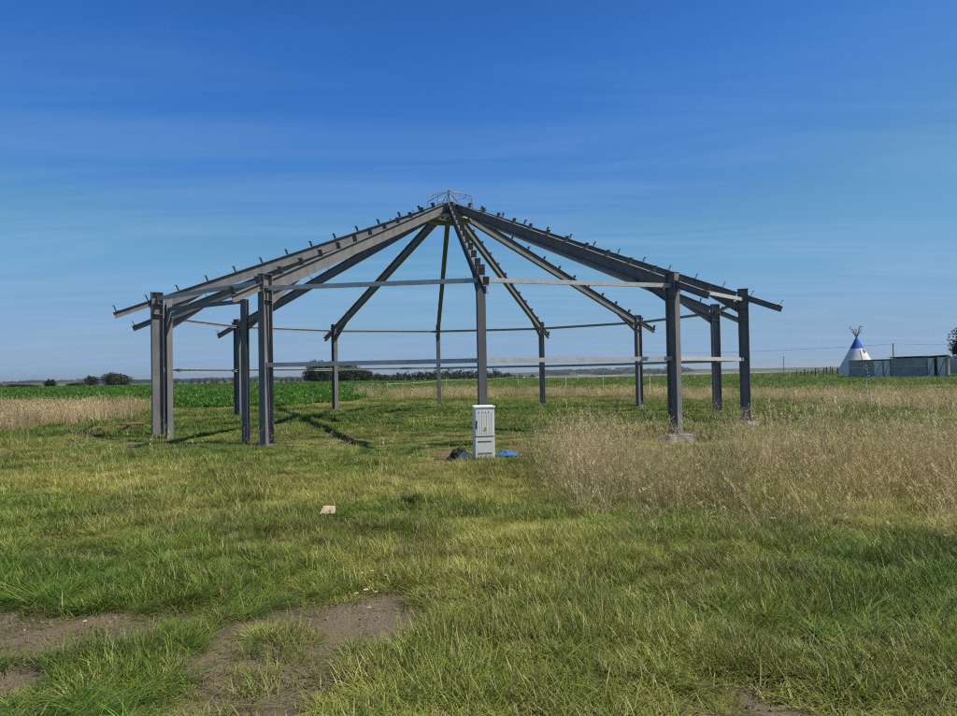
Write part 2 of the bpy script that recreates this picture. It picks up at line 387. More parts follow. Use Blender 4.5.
def scatter(name, label, key, pts, rot, scl, var, tint, lum):
    n = len(pts); me = bpy.data.meshes.new(name); me.from_pydata([], [], [])
    me.vertices.add(n); me.vertices.foreach_set('co', np.asarray(pts, np.float32).ravel())
    def fa(nm, arr, tp='FLOAT'):
        a = me.attributes.new(nm, tp, 'POINT'); a.data.foreach_set('vector' if tp == 'FLOAT_VECTOR' else 'value', np.asarray(arr, np.int32 if tp == 'INT' else np.float32).ravel())
    fa('rot', rot, 'FLOAT_VECTOR'); fa('scl', scl, 'FLOAT_VECTOR'); fa('var', var, 'INT'); fa('tint', tint); fa('lum', lum)
    o = bpy.data.objects.new(name, me); COL.objects.link(o)
    ng = bpy.data.node_groups.new(name+'_scatter', 'GeometryNodeTree')
    ng.interface.new_socket('Geometry', in_out='INPUT', socket_type='NodeSocketGeometry'); ng.interface.new_socket('Geometry', in_out='OUTPUT', socket_type='NodeSocketGeometry')
    gi = ng.nodes.new('NodeGroupInput'); go = ng.nodes.new('NodeGroupOutput'); ip = ng.nodes.new('GeometryNodeInstanceOnPoints')
    ci = ng.nodes.new('GeometryNodeCollectionInfo'); ci.inputs['Collection'].default_value = SRC[key]; ci.inputs['Separate Children'].default_value = True; ci.inputs['Reset Children'].default_value = True
    def na(nm, tp):
        a = ng.nodes.new('GeometryNodeInputNamedAttribute'); a.data_type = tp; a.inputs['Name'].default_value = nm; return a.outputs['Attribute']
    er = ng.nodes.new('FunctionNodeEulerToRotation'); ng.links.new(na('rot', 'FLOAT_VECTOR'), er.inputs[0])
    ng.links.new(gi.outputs[0], ip.inputs['Points']); ng.links.new(ci.outputs[0], ip.inputs['Instance']); ip.inputs['Pick Instance'].default_value = True
    ng.links.new(na('var', 'INT'), ip.inputs['Instance Index']); ng.links.new(er.outputs[0], ip.inputs['Rotation']); ng.links.new(na('scl', 'FLOAT_VECTOR'), ip.inputs['Scale'])
    ng.links.new(ip.outputs[0], go.inputs[0])
    md = o.modifiers.new('scatter', 'NODES'); md.node_group = ng
    setp(o, label, None, None, 'stuff'); return o
def samp(n, y0, y1, spread=.72, pad=2.0, power=1.0):
    """points spread over the ground in front, denser near"""
    u = RNG.random(n)
    if power == 0: y = y0+(y1-y0)*u
    else: y = (y0**(power)+(y1**power-y0**power)*u)**(1/power)
    x = (RNG.random(n)*2-1)*(y*spread+pad)
    return x, y
def rnd(n, a, b): return a+(b-a)*RNG.random(n)

def vegetation():
    source('src_grass', [clump('tuft', M_GRASS, 64, .09, .04, .13, .0036, (.5, 1.45), (.0, .8)) for _ in range(7)] + [clump('tuft', M_GRASS, 44, .09, .07, .18, .0042, (.35, 1.4), (.2, 1.0)) for _ in range(4)])
    source('src_tussock', [clump('tussock', M_GRASS, 120, .06, .08, .19, .0042, (.3, 1.35), (.2, 1.1), radial=True, straw=1.3) for _ in range(6)])
    source('src_grass_far', [clump('far_tuft', M_GRASS, 60, .22, .08, .20, .010, seg=2) for _ in range(7)])
    source('src_lush', [clump('lush_tuft', M_LUSH, 44, .08, .16, .38, .0048, (.8, 1.35), (.1, .5), .55, 3.0, 4) for _ in range(5)] + [clump('lush_tuft', M_LUSH, 34, .06, .10, .26, .0048, (.3, 1.2), (.3, 1.0), None, 3.0, 4) for _ in range(3)])
    source('src_dry', [stalks('dry_tuft', M_DRY, random.choice((11, 16, 22)), .20, .36, .98, .0028, 9, .0075) for _ in range(7)])
    source('src_dry_far', [stalks('far_dry_tuft', M_DRY, 24, .38, .35, .80, .009, 12, .022) for _ in range(5)])
    source('src_crop', [clump('crop_plant', M_CROPM, 26, .30, .22, .46, .055, (.1, .7), (.3, 1.2), seg=3) for _ in range(5)])
    # ---- meadow grass, nearest belt
    P, RO, SCL, V, T, LU = [], [], [], [], [], []
    def push(x, y, keep, s, nv, v0=0, tint=0, hs=1):
        x, y = x[keep], y[keep]; n = len(x); s = s[keep] if hasattr(s, '__len__') else np.full(n, s)
        z = hgt(x, y); P.append(np.stack([x, y, z], 1)); RO.append(np.stack([rnd(n, -.12, .12), rnd(n, -.12, .12), rnd(n, 0, 2*PI)], 1))
        sv = s*rnd(n, .75, 1.3); hh = hs[keep] if hasattr(hs, '__len__') else hs; SCL.append(np.stack([sv, sv, sv*hh*rnd(n, .8, 1.2)], 1)); V.append(RNG.integers(v0, v0+nv, n))
        T.append(np.clip(dryness(x, y)+tint+rnd(n, -.18, .18), 0, 1)); LU.append(rnd(n, .70, 1.35)*(.34+.88*fbm(x, y, .42, 31)+.50*fbm(x, y, 2.0, 49))*(1-.10*sstep(8, 4, y)))  # random tone; nearest grass also darkened to stand for its denser shading
    def flush(name, label, key):
        o = scatter(name, label, key, np.concatenate(P), np.concatenate(RO), np.concatenate(SCL), np.concatenate(V), np.concatenate(T), np.concatenate(LU))
        for l in (P, RO, SCL, V, T, LU): l.clear()
        return o
    def hscale(x, y): return .48+.95*sstep(.40, .70, fbm(x, y, .42, 32))+.3*sstep(.5, .7, fbm(x, y, 3.3, 33))
    def nograss(x, y): return np.maximum(np.maximum(soilmask(x, y), redmask(x, y)*.8), np.maximum(np.exp(-((x+.40)**2+(y-13.85)**2)/.10), np.exp(-((x-.52)**2+(y-13.6)**2)/.08)))
    x, y = samp(19000, 2.3, 8.5, .70, 1.2, 1.35)
    push(x, y, RNG.random(len(x)) > nograss(x, y)*(.80+.2*(vnoise(x, y, .22, 48) > .30))-.02+.55*(vnoise(x, y, .35, 40) < .24)+.3*(vnoise(x, y, .9, 42) < .2), 1.0, 11, 0, 0, hscale(x, y)*(1-.45*sstep(4.2, 3.2, y)))
    x, y = samp(36000, 8.5, 24, .70, 1.5, 1.15)
    push(x, y, RNG.random(len(x)) > nograss(x, y)+.5*(vnoise(x, y, .55, 40) < .25), 1.3, 11, 0, 0, hscale(x, y)*np.where(np.hypot(x-CX, y-CY) < 12.5, .42, .8))
    flush('grass', 'rough yellow green meadow grass covering the ground near the steel frame', 'src_grass')
    # ---- tussocks that stand up out of the turf
    x, y = samp(9500, 2.4, 26, .70, 1.2, 1.15)
    k = (RNG.random(len(x)) < .15+.85*sstep(.46, .66, fbm(x, y, .8, 61))) & (RNG.random(len(x)) > nograss(x, y)*.93) & (np.hypot(x-CX, y-CY) > 10.5)
    push(x, y, k, .9, 6, 0, -.12, .55+.7*sstep(.4, .7, fbm(x, y, 2.2, 62)))
    flush('grass_tussocks', 'thicker grass tussocks standing out of the turf', 'src_tussock')
    x, y = samp(30000, 20, 62, .70, 2, 1.2)
    push(x, y, (RNG.random(len(x)) > nograss(x, y)) & (cropmask(x, y) < .5), 1.1, 7, 0, -.12, hscale(x, y)*.62)
    x, y = samp(24000, 58, 185, .72, 3, .9)
    push(x, y, cropmask(x, y) < .5, 2.2, 7, 0, -.55, .75)
    flush('distant_grass', 'low green pasture grass stretching to the horizon', 'src_grass_far')
    # ---- lush long blades lying to the right, in front
    x, y = samp(5200, 2.6, 12, .70, 1, 1.2)
    lushz = .8*sstep(-.2, -1.6, x-.0)*sstep(7.5, 5.2, y)+.45*sstep(.56, .68, fbm(x, y, 1.4, 35))*sstep(13, 6, y)
    lushz = np.maximum(lushz, .4*sstep(1.2, 2.2, x)*sstep(6.2, 4.8, y)*sstep(.38, .6, fbm(x, y, .8, 36)))
    keep = (RNG.random(len(x)) < lushz) & (RNG.random(len(x)) > np.maximum(nograss(x, y), np.maximum(nograss(x+.2, y), nograss(x, y+.25)))*.97)
    x, y = x[keep], y[keep]; n = len(x)
    rz = np.where(RNG.random(n) < .75, rnd(n, -.45, .45), rnd(n, 0, 2*PI)); s = rnd(n, .6, 1.05)
    scatter('long_grass', 'lush long green grass blades leaning over in the foreground', 'src_lush', np.stack([x, y, hgt(x, y)], 1), np.stack([rnd(n, -.1, .1), rnd(n, -.1, .1), rz], 1), np.stack([s, s, s*rnd(n, .8, 1.1)], 1), RNG.integers(0, 8, n), np.clip(dryness(x, y)*.8, 0, 1), rnd(n, .8, 1.2))
    # ---- tall dry grass with seed heads
    x, y = samp(15500, 6.4, 27, .78, 1.5, 1.3)
    dens = tan_right(x, y)*(.22+.78*sstep(.36, .58, fbm(x, y, 1.3, 37)))*(.5+.6*sstep(.5, 1.7, x))*(1-.5*sstep(6, 11, x)*sstep(20, 12, y))+.008
    dens = np.maximum(dens, .07*sstep(3, 5.5, x)*sstep(12, 14, y)*sstep(.35, .6, fbm(x, y, 2.4, 39)))
    dens = dens*(1-sstep(.95, .65, np.abs(x-.1))*sstep(14.4, 13.9, y)*sstep(9, 10.5, y))      # worn ground in front of the cabinet
    # trodden ground round the footings and inside the ring
    for k_ in (1, 2): px_, py_ = ringpt(k_); dens = dens*(1-.97*np.exp(-((x-px_)**2+(y-py_+.9)**2)/2.4))
    dens = dens*(1-sstep(9.7, 8.6, np.hypot(x-CX, y-CY)))
    keep = (RNG.random(len(x)) < dens*(1-.35*sstep(4, 9, x))); push(x, y, keep, 1.0, 7, 0, 0, .6+.35*sstep(7, 11, y)-.15*sstep(12.5, 15, y))
    flush('dry_grass', 'tall straw coloured seeding grass in front of the right hand columns', 'src_dry')
    x, y = samp(21000, 21, 76, .75, 3, 1.0)
    dens = np.maximum(tan_left(x, y), tan_back(x, y)*.36*(.4+.6*sstep(.3, .6, fbm(x/3, y, 5, 38)))); keep = (RNG.random(len(x)) < dens)
    keep &= np.hypot(x-CX, y-CY) > 10.6
    push(x, y, keep, .95, 5, 0, 0, np.where(x < -8, .98, .72))
    flush('distant_dry_grass', 'pale dry grass strips along the crop field and behind the frame', 'src_dry_far')
    # ---- crop
    x, y = samp(60000, 40, 200, .78, 3, 1.0)
    keep = (cropmask(x, y) > .5) & (x < 0); push(x, y, keep, np.clip(.7+y/160, .9, 1.8), 5, 0, 0, np.clip(1.2-y/260, .55, 1)*.8)
    flush('crop', 'deep green leafy crop filling the field on the left', 'src_crop')
    # ---- clods and pebbles on the bare soil
    src = []
    for k in range(4):
        me = MB(); ps = []
        import bmesh
        bm = bmesh.new(); bmesh.ops.create_icosphere(bm, subdivisions=2, radius=.5)
        for v in bm.verts: v.co *= 1+.35*(random.random()-.5); v.co.z *= .6
        m2 = bpy.data.meshes.new('pebble'); bm.to_mesh(m2); bm.free(); m2.materials.append(M_STONE if k < 2 else M_CLOD); src.append(bpy.data.objects.new('pebble', m2))
    source('src_peb', src)
    x, y = samp(80000, 2.5, 9, .7, 1, 1.2); keep = RNG.random(len(x)) < soilmask(x, y)*.9*sstep(.25, .65, vnoise(x, y, .3, 44)); x, y = x[keep], y[keep]; n = len(x); s = rnd(n, .003, .011)*np.where(RNG.random(n) < .05, 2.6, 1)
    scatter('pebbles', 'small pebbles and clods strewn on the bare soil', 'src_peb', np.stack([x, y, hgt(x, y)+.002], 1), np.stack([rnd(n, 0, 3), rnd(n, 0, 3), rnd(n, 0, 6)], 1), np.stack([s, s, s], 1), np.where(RNG.random(n) < .12, RNG.integers(0, 2, n), RNG.integers(2, 4, n)), rnd(n, 0, 1), rnd(n, .8, 1))
    litter()
def litter():
    # flattened dead blades lying on and around the bare soil
    bl = [[([((-.0015, 0, 0)), ((.0015, 0, 0))], None, 0, 0)]]
    objs = []
    for k in range(4):
        b = []
        for i in range(14):
            a = random.uniform(0, 2*PI); p = Vector((random.uniform(-.09, .09), random.uniform(-.09, .09), random.uniform(.004, .016))); l_ = random.uniform(.04, .13); d = Vector((math.cos(a), math.sin(a), random.uniform(-.05, .12))); s_ = Vector((-d.y, d.x, 0))*.0016
            m_ = p+d*l_*.5+Vector((0, 0, .006)); b.append(([(p-s_, p+s_), (m_-s_, m_+s_)], p+d*l_, random.random(), 0.0))
        objs.append(blade_mesh('litter', b, M_GRASS))
    source('src_litter', objs)
    x, y = samp(9000, 2.4, 9, .7, 1, 1.2); m = soilmask(x, y); keep = RNG.random(len(x)) < np.where(m > .05, .55, .10)*sstep(.25, .7, vnoise(x, y, .5, 45)); x, y = x[keep], y[keep]; n = len(x)
    scatter('dead_grass_litter', 'dead straw blades lying flat on the bare soil', 'src_litter', np.stack([x, y, hgt(x, y)], 1), np.stack([rnd(n, -.05, .05), rnd(n, -.05, .05), rnd(n, 0, 6.28)], 1), np.ones((n, 3)), RNG.integers(0, 4, n), np.full(n, 1.0), rnd(n, .45, 1.0))
M_CLOD = mat_basic('soil_clod', (.16, .125, .09), (.27, .22, .16), 20, .95)
def dryness(x, y):
    d = .10+.66*sstep(.34, .68, fbm(x, y, 2.6, 41))+.22*(fbm(x, y, .6, 47)-.5)*2*.5+.14*sstep(6, 9, y)*sstep(17, 13, y)
    d = d*(1-.3*sstep(7.0, 4.8, y))
    d = d*(1-.65*sstep(-.4, -2.4, x)*sstep(8, 5, y))                     # greener at the near left
    d = d*(1-.45*sstep(17, 22, y)*sstep(40, 30, y))                      # greener inside the ring
    d = d*(1-.15*sstep(1, 3, x)*sstep(7, 5, y))
    return np.clip(d, 0, 1)

ground(); vegetation()

# ------------------------------------------------------------------ the steel frame
def ibeam(mb, p, q, up, h, w, tf, tw):
    """I section from p to q, p/q on the centre line, flanges at +-h/2 along up"""
    up = Vector(up).normalized(); p = Vector(p); q = Vector(q)
    d = (q-p).normalized(); sd = d.cross(up).normalized(); up = sd.cross(d).normalized()
    mb.obox(p+up*(h/2-tf/2), q+up*(h/2-tf/2), up, w, tf); mb.obox(p-up*(h/2-tf/2), q-up*(h/2-tf/2), up, w, tf)
    mb.obox(p, q, up, tw, h-2*tf-.001)
TOPZ = 4.03
def rtop(r): return 3.45+.401*(11.05-r)
def frame():
    root = empty('steel_frame_pavilion', (CX, CY, 0), 'unfinished round pavilion of grey steel columns and rafters rising to a central hub', 'steel frame')
    rng = random.Random(3)
    slope = math.atan(.401); ux, uz = math.cos(slope), math.sin(slope)   # along rafter inwards-up, in (radial, z)
    for k in range(12):
        a = PHI+k*PI/6; out = Vector((math.sin(a), -math.cos(a), 0)); tan = Vector((math.cos(a), math.sin(a), 0)); Z = Vector((0, 0, 1))
        def P(r, z, t=0): return out*r+tan*t+Z*z
        # column: web radial, flanges facing in and out
        m = MB(); ibeam(m, P(RR, -.12), P(RR, TOPZ-.012), out, .30, .185, .015, .010)
        for zz in (TOPZ-.33, TOPZ-.62):
            for s in (-1, 1): m.obox(P(RR-.134, zz, s*.048), P(RR+.134, zz, s*.048), Z, .083, .012)
        m.obox(P(RR-.16, TOPZ-.005), P(RR+.16, TOPZ-.005), Z, .20, .012)
        c = m.build('column', M_STEEL, root, bevel=.0015)
        b = MB(); b.obox(P(RR-.21, .0), P(RR+.21, .0), Z, .30, .025)
        for s in (-1, 1):
            for t in (-1, 1): b.tube([P(RR+s*.175, .013, t*.12), P(RR+s*.175, .06, t*.12)], .012, 6)
        b.build('base_plate', M_STEEL, c)
        if k == 10:                                      # the splice bolts that show on the leftmost column
            for i in (0, 1):
                for j in (0, 1, 2):
                    b = MB(); b.tube([P(RR-.03+.06*i, 1.75+.06*j, .0052), P(RR-.03+.06*i, 1.75+.06*j, .018)], .012, 6); b.build('bolt', M_BOLT, c)
        # rafter: from hub drum to column inner flange
        nrm = out*uz+Z*ux                                # perpendicular to the rafter, upwards
        h = .315; r0, r1 = .50, RR-.165
        m = MB(); ibeam(m, P(r0, rtop(r0))-nrm*h/2, P(r1, rtop(r1))-nrm*h/2, nrm, h, .15, .013, .009)
        # haunch under the rafter at the column
        zb = rtop(r1)-h/ux; hp = [(0, 0), (-1.05, 1.05*.401), (0, -.27)]
        m.prism([(x_, y_-.002) for x_, y_ in hp], out, Z, P(r1, zb), tan, .010)
        m.obox(P(r1-.004, zb-.278), P(r1-1.07, zb+.418), nrm, .14, .012)
        m.obox(P(r1+.006, zb-.30), P(r1+.006, rtop(r1)+.02), out, .17, .012)   # end plate
        ra = m.build('rafter', M_STEEL, root, bevel=.0012)
        # eaves tail beyond the column
        ht = .17; rt0 = RR+.162; rt1 = 11.11
        m = MB(); ibeam(m, P(rt0+.02, rtop(rt0+.02))-nrm*ht/2, P(rt1, rtop(rt1))-nrm*ht/2, nrm, ht, .12, .010, .007)
        m.obox(P(rt0, rtop(rt0)-.24), P(rt0, rtop(rt0)+.02), out, .14, .012)
        m.build('rafter_tail', M_STEEL, root, bevel=.001)
        # purlin cleats: one bent plate each
        cm = None
        for i in range(13):
            r = 11.03-i*.815
            if abs(r-RR) < .22: r = RR-.3
            if r < .62: continue
            if cm is None:
                m = MB(); m.obox((0, 0, 0), (0, 0, .165), (1, 0, 0), .135, .007); m.obox((.003, 0, .163), (.034, 0, .182), (0, 0, 1), .135, .006)
                m.obox((.0, 0, .004), (-.075, 0, .004), (0, 0, 1), .135, .006)
                if k == 0: frame.cm = m.build('purlin_cleat', M_CLEAT, ra); cl = frame.cm
                else: cl = frame.cm.copy(); COL.objects.link(cl); cl.parent = ra
                cm = 1
            else: cl = frame.cm.copy(); COL.objects.link(cl); cl.parent = ra
            tl = rng.uniform(-.05, .05)
            al = (out*ux-Z*uz)
            mt = Matrix((al, tan, nrm)).transposed().to_4x4() @ Matrix.Rotation(tl, 4, 'Y'); mt.translation = P(r, rtop(r))+nrm*.002
            cl.matrix_local = mt
    # girts between neighbouring columns
    for k in range(12):
        k2 = (k+1) % 12
        a0 = Vector((*ringpt(k, RR-.02), 0))-Vector((CX, CY, 0)); b0 = Vector((*ringpt(k2, RR-.02), 0))-Vector((CX, CY, 0))
        d = (b0-a0).normalized(); n_ = Vector((d.y, -d.x, 0))
        zu = 3.70 if k != 10 else 3.86
        def girt(z, jig=0):
            m = MB(); ov = rng.uniform(-.03, .02); p = a0+d*.012; q = b0-d*.012; p = Vector((p.x, p.y, z)); q = Vector((q.x, q.y, z+jig))
            m.obox(p+n_*.028, q+n_*.028, n_, .100, .004)      # web of the channel, outwards
            for s in (-1, 1): m.obox(p+Vector((0, 0, s*.050)), q+Vector((0, 0, s*.050)), n_, .004, .058)
            for s in (-1, 1): m.obox(p-n_*.028+Vector((0, 0, s*.043)), q-n_*.028+Vector((0, 0, s*.043)), n_, .016, .004)
            m.build('wall_girt', M_GALV, root)
        girt(zu, rng.uniform(-.01, .01))
        if k != 10: girt(1.875, rng.uniform(-.015, .015))
        for e_, sg_ in ((a0, 1), (b0, -1)):                     # angle cleats that hold the girt ends to the column webs
            for z in ((zu, 1.875) if k != 10 else (zu,)):
                m = MB(); m.obox(e_+d*sg_*.012+Vector((0, 0, z-.06))-n_*.01, e_+d*sg_*.012+Vector((0, 0, z+.06))-n_*.01, d, .09, .008)
                m.obox(e_+d*sg_*.012+Vector((0, 0, z))-n_*.007, e_+d*sg_*.10+Vector((0, 0, z))-n_*.007, n_, .09, .006); m.build('girt_cleat', M_CLEAT, root)
    # door posts and transom in the bay at the left front
    A = Vector((*ringpt(10), 0)); B = Vector((*ringpt(11), 0)); C0 = Vector((CX, CY, 0))
    d = (B-A).normalized()
    pa = Vector((-8.335, 19.42, 0))-C0; pc = A+(B-A)*.835-C0
    for p, na, top in ((pa, R_(52), 3.72), (pc, R_(-16), 3.50)):
        o_ = Vector((math.sin(na), -math.cos(na), 0)); m = MB(); ibeam(m, p+Vector((0, 0, -.12)), p+Vector((0, 0, top)), o_, .12, .16, .010, .007); m.build('door_post', M_STEEL, root, bevel=.001)
    m = MB(); m.obox(pa+Vector((0, 0, 3.46))+d*.07, pc+Vector((0, 0, 3.46))-d*.07, (0, 0, 1), .08, .10); m.build('door_transom', M_STEEL, root, bevel=.002)
    # hub
    def ringm(r0, r1, z0, z1, n=24):
        m = MB(); vs = []; fs = []
        for i in range(n):
            a = 2*PI*i/n
            for r, z in ((r1, z0), (r1, z1), (r0, z1), (r0, z0)): vs.append((r*math.sin(a), -r*math.cos(a), z))
        for i in range(n):
            for j in range(4): fs.append((i*4+j, i*4+(j+1) % 4, ((i+1) % n)*4+(j+1) % 4, ((i+1) % n)*4+j))
        return m.add(vs, fs)
    hub = ringm(.44, .49, 7.26, 7.71).build('hub_drum', M_STEEL, root)
    m = ringm(.40, .84, 7.246, 7.262); hp = m.build('plate', M_STEEL, hub)
    ringm(.77, .80, 7.135, 7.244).build('lower_collar', M_GALV, hub)
    m = MB()
    for i in range(12):
        a = PHI+i*PI/6+PI/12; m.prism([(.492, 7.264), (.80, 7.264), (.492, 7.50)], (math.sin(a), -math.cos(a), 0), (0, 0, 1), (0, 0, 0), (math.cos(a), math.sin(a), 0), .012)
    m.build('gusset', M_STEEL, hub)
    # lantern cap of bent rods
    cap = MB(); cap.tube([(0, 0, 7.2), (0, 0, 8.24)], .016, 8); cap.tube([(0, 0, 8.22), (0, 0, 8.27)], .05, 10); cap = cap.build('lantern_post', M_STEEL, root)
    for i in range(8):
        a = PHI+i*PI/4+PI/12; e = Vector((math.sin(a), -math.cos(a), 0))
        m = MB(); m.tube([(0, 0, 8.25), e*.60+Vector((0, 0, 8.06)), e*.84+Vector((0, 0, 7.97)), e*.90+Vector((0, 0, 7.92)), e*.92+Vector((0, 0, 7.58))], .0115, 6)
        if i % 2 == 0: m.tube([(0, 0, 8.20), e*.46+Vector((0, 0, 7.71))], .012, 6)
        m.build('lantern_rod', M_STEEL if i % 3 else M_GALV, cap)
    n = 24; m = MB(); m.tube([(.62*math.cos(2*PI*i/n), .62*math.sin(2*PI*i/n), 8.055) for i in range(n+1)], .010, 6); m.build('lantern_ring', M_GALV, cap)
    return root
frame()

def footing(k, s, h, label, dz=0.0, off=(0, 0)):
    x, y = ringpt(k); a = PHI+k*PI/6
    import bmesh
    bm = bmesh.new(); bmesh.ops.create_cube(bm, size=1); bmesh.ops.bevel(bm, geom=list(bm.edges), offset=.03, segments=2, affect='EDGES')
    bmesh.ops.subdivide_edges(bm, edges=list(bm.edges), cuts=3, use_grid_fill=True)
    for v in bm.verts: v.co.x *= s[0]; v.co.y *= s[1]; v.co.z = (v.co.z-.5)*h-.014+dz; v.co += Vector((random.gauss(0, .006), random.gauss(0, .006), random.gauss(0, .0015)))
    for v in bm.verts:
        if v.co.z > -.05+dz: v.co.z = min(v.co.z, -.0145+dz)
    me = bpy.data.meshes.new('concrete_footing'); bm.to_mesh(me); bm.free(); me.materials.append(M_CONC)
    o = bpy.data.objects.new('concrete_footing', me); COL.objects.link(o); o.location = (x+off[0], y+off[1], 0); o.rotation_euler = (0, 0, a*.5 if k < 3 else a)
    setp(o, label, 'footing', 'concrete footings under the columns')
footing(1, (.68, .60), .60, 'large exposed concrete block under the nearest right hand column')
footing(2, (.54, .50), .60, 'pale square concrete block under the rightmost front column')
footing(3, (.60, .50), .50, 'low concrete pad under the rightmost rear column')
footing(10, (.44, .40), .40, 'thin concrete pad sunk in grass under the leftmost column beside the door post')
footing(8, (.52, .46), .40, 'small concrete pad under the dark column seen just behind the thin door post')
footing(7, (.48, .42), .40, 'small concrete pad in front of the dirt strip under the rear left column')
footing(11, (.46, .42), .40, 'concrete pad hidden in grass under the front left column')
footing(4, (.46, .42), .40, 'small concrete pad under the rear column right of centre, left of the large block')

# ------------------------------------------------------------------ electric cabinet
def cabinet():
    x, y = g(484, 458.5); z = hz(x, y)-.03
    root = empty('electrical_cabinet', (x, y+.14, z), 'white plastic electrical cabinet standing in front of the central steel column', 'cabinet', None, R_(9.0))
    w, d, h = .375, .26, 1.0
    m = MB(); m.box((0, 0, .5), (w, d, 1.0-.03)); m.build('body', M_WHITE, root, bevel=.006)
    m = MB(); vs = [(-w/2-.018, -d/2-.025, .986), (w/2+.018, -d/2-.025, .986), (w/2+.018, d/2+.02, .986), (-w/2-.018, d/2+.02, .986), (-w/2-.018, -d/2-.025, 1.018), (w/2+.018, -d/2-.025, 1.018), (w/2, d/2, 1.032), (-w/2, d/2, 1.032)]
    m.add(vs, [(0, 3, 2, 1), (4, 5, 6, 7), (0, 1, 5, 4), (1, 2, 6, 5), (2, 3, 7, 6), (3, 0, 4, 7)]); m.build('lid', M_WHITE, root, bevel=.004)
    m = MB(); m.box((.004, -d/2-.008, .715), (w-.03, .016, .50))
    for i in range(7): m.box((-.135+i*.045, -d/2-.0175, .715), (.012, .003, .40 if i in (0, 6) else .43))
    for i in range(4): m.box((-.09+i*.06, -d/2-.0205, .925), (.022, .003, .045))
    dr = m.build('door', M_WHITE, root, bevel=.0015)
    m = MB(); m.box((-.155, -d/2-.030, .66), (.018, .026, .12)); m.box((-.150, -d/2-.022, .735), (.030, .012, .03)); m.build('handle', M_BLACK, dr, bevel=.003)
    m = MB(); t = [(-.032, -.026), (.032, -.026), (0, .034)]
    m.prism(t, (1, 0, 0), (0, 0, 1), (.015, -d/2-.0240, .605), (0, -1, 0), .002)
    sg = m.build('warning_sign', M_YEL, dr)
    m = MB(); m.prism([(-.002, .018), (.006, .018), (.001, .003), (.008, .003), (-.004, -.020), (-.001, -.003), (-.008, -.003)], (1, 0, 0), (0, 0, 1), (.015, -d/2-.0258, .605), (0, -1, 0), .0015)
    m.build('lightning_symbol', M_BLACK, sg)
    m = MB(); m.box((0, -d/2-.004, .452), (w-.006, .008, .012)); m.build('seam', M_SEAM, root)
    m = MB(); m.box((.002, -d/2-.006, .235), (w-.02, .012, .40))
    for zz in (.06, .385): pass
    pl = m.build('lower_panel', M_WHITE, root, bevel=.002)
    for zz in (.145, .365):
        m = MB(); m.box((0, -d/2-.0125, zz), (w*.70, .010, .014)); m.build('slot', M_SEAM, pl)
    m = MB(); m.box((-.12, -d/2-.0135, .90), (.012, .008, .012)); m.build('lock', M_SEAM, root)
cabinet()

def crumple(name, c, size, mat, seed, label, cat, n=26, amp=.35, rz=0):
    """a crumpled sheet lying in a heap: thin double-sided skin over a folded dome"""
    rs = np.random.default_rng(seed); vs = []; fs = []
    u = np.linspace(-1, 1, n); X, Y = np.meshgrid(u, u)
    rr = np.sqrt(X**2+Y**2)
    fold = np.abs(vnoise(X*3+seed, Y*3, 1.3, seed)-.5)*1.6+np.abs(vnoise(X*3, Y*3+seed, .6, seed+1)-.5)*.7
    Zh = np.clip(1-rr**1.6, 0, 1)*(.35+amp*2*fold)+.02
    X2 = X*(1+.25*(vnoise(X*3, Y*3, .7, seed+3)-.5)); Y2 = Y*(1+.25*(vnoise(X*3, Y*3, .6, seed+4)-.5))
    m = MB()
    vs = [(a*size[0]/2, b*size[1]/2, c_*size[2]) for a, b, c_ in zip(X2.ravel(), Y2.ravel(), Zh.ravel())]
    fs = [(j*n+i, j*n+i+1, (j+1)*n+i+1, (j+1)*n+i) for j in range(n-1) for i in range(n-1) if rr[j, i] < 1.02+.1*rs.random()]
    m.add(vs, fs); o = m.build(name, mat, None)
    sm = o.modifiers.new('thickness', 'SOLIDIFY'); sm.thickness = .004
    o.location = (c[0], c[1], hz(c[0], c[1])+(c[2] if len(c) > 2 else 0)); o.rotation_euler = (0, 0, rz)
    return setp(o, label, cat)
bx, by = g(463, 456)
crumple('plastic_sheet', (bx-.06, by+.06, .03), (.52, .40, .30), M_BLACK, 3, 'crumpled black plastic sheet in the hole left of the white cabinet', 'plastic sheet')
crumple('plastic_bag', (bx+.02, by-.16, .03), (.30, .22, .14), M_BAG, 5, 'small crumpled white bag lying against the black sheet', 'bag', amp=.6)
crumple('tarpaulin', (g(507, 456)[0], g(507, 456)[1], .04), (.46, .34, .10), M_BLUE, 8, 'crumpled bright blue tarpaulin on the ground right of the cabinet', 'tarpaulin', amp=.45)
m = MB(); m.tube([(0, 0, .10), (.07, -.03, .08), (.14, -.06, .0)], .026, 10); o = m.build('drain_pipe', M_BAG, None, smooth=True, loc=(bx+.06, by-.14, hz(bx, by)+.02)); setp(o, 'short end of white pipe poking out beside the crumpled bag', 'pipe')

def board():
    x, y = g(328.5, 515.5); z = hz(x, y)+.05
    m = MB(); m.prism([(-.088, -.075), (.088, -.075), (.066, .06), (-.062, .066)], (1, 0, 0), (0, .86, .5), (0, 0, .04), (0, -.5, .86), .012)
    o = m.build('wood_board', M_CARD, None, bevel=.002, loc=(x, y, z), )
    setp(o, 'small tan offcut of board lying tilted on the grass left of centre', 'board')
board()

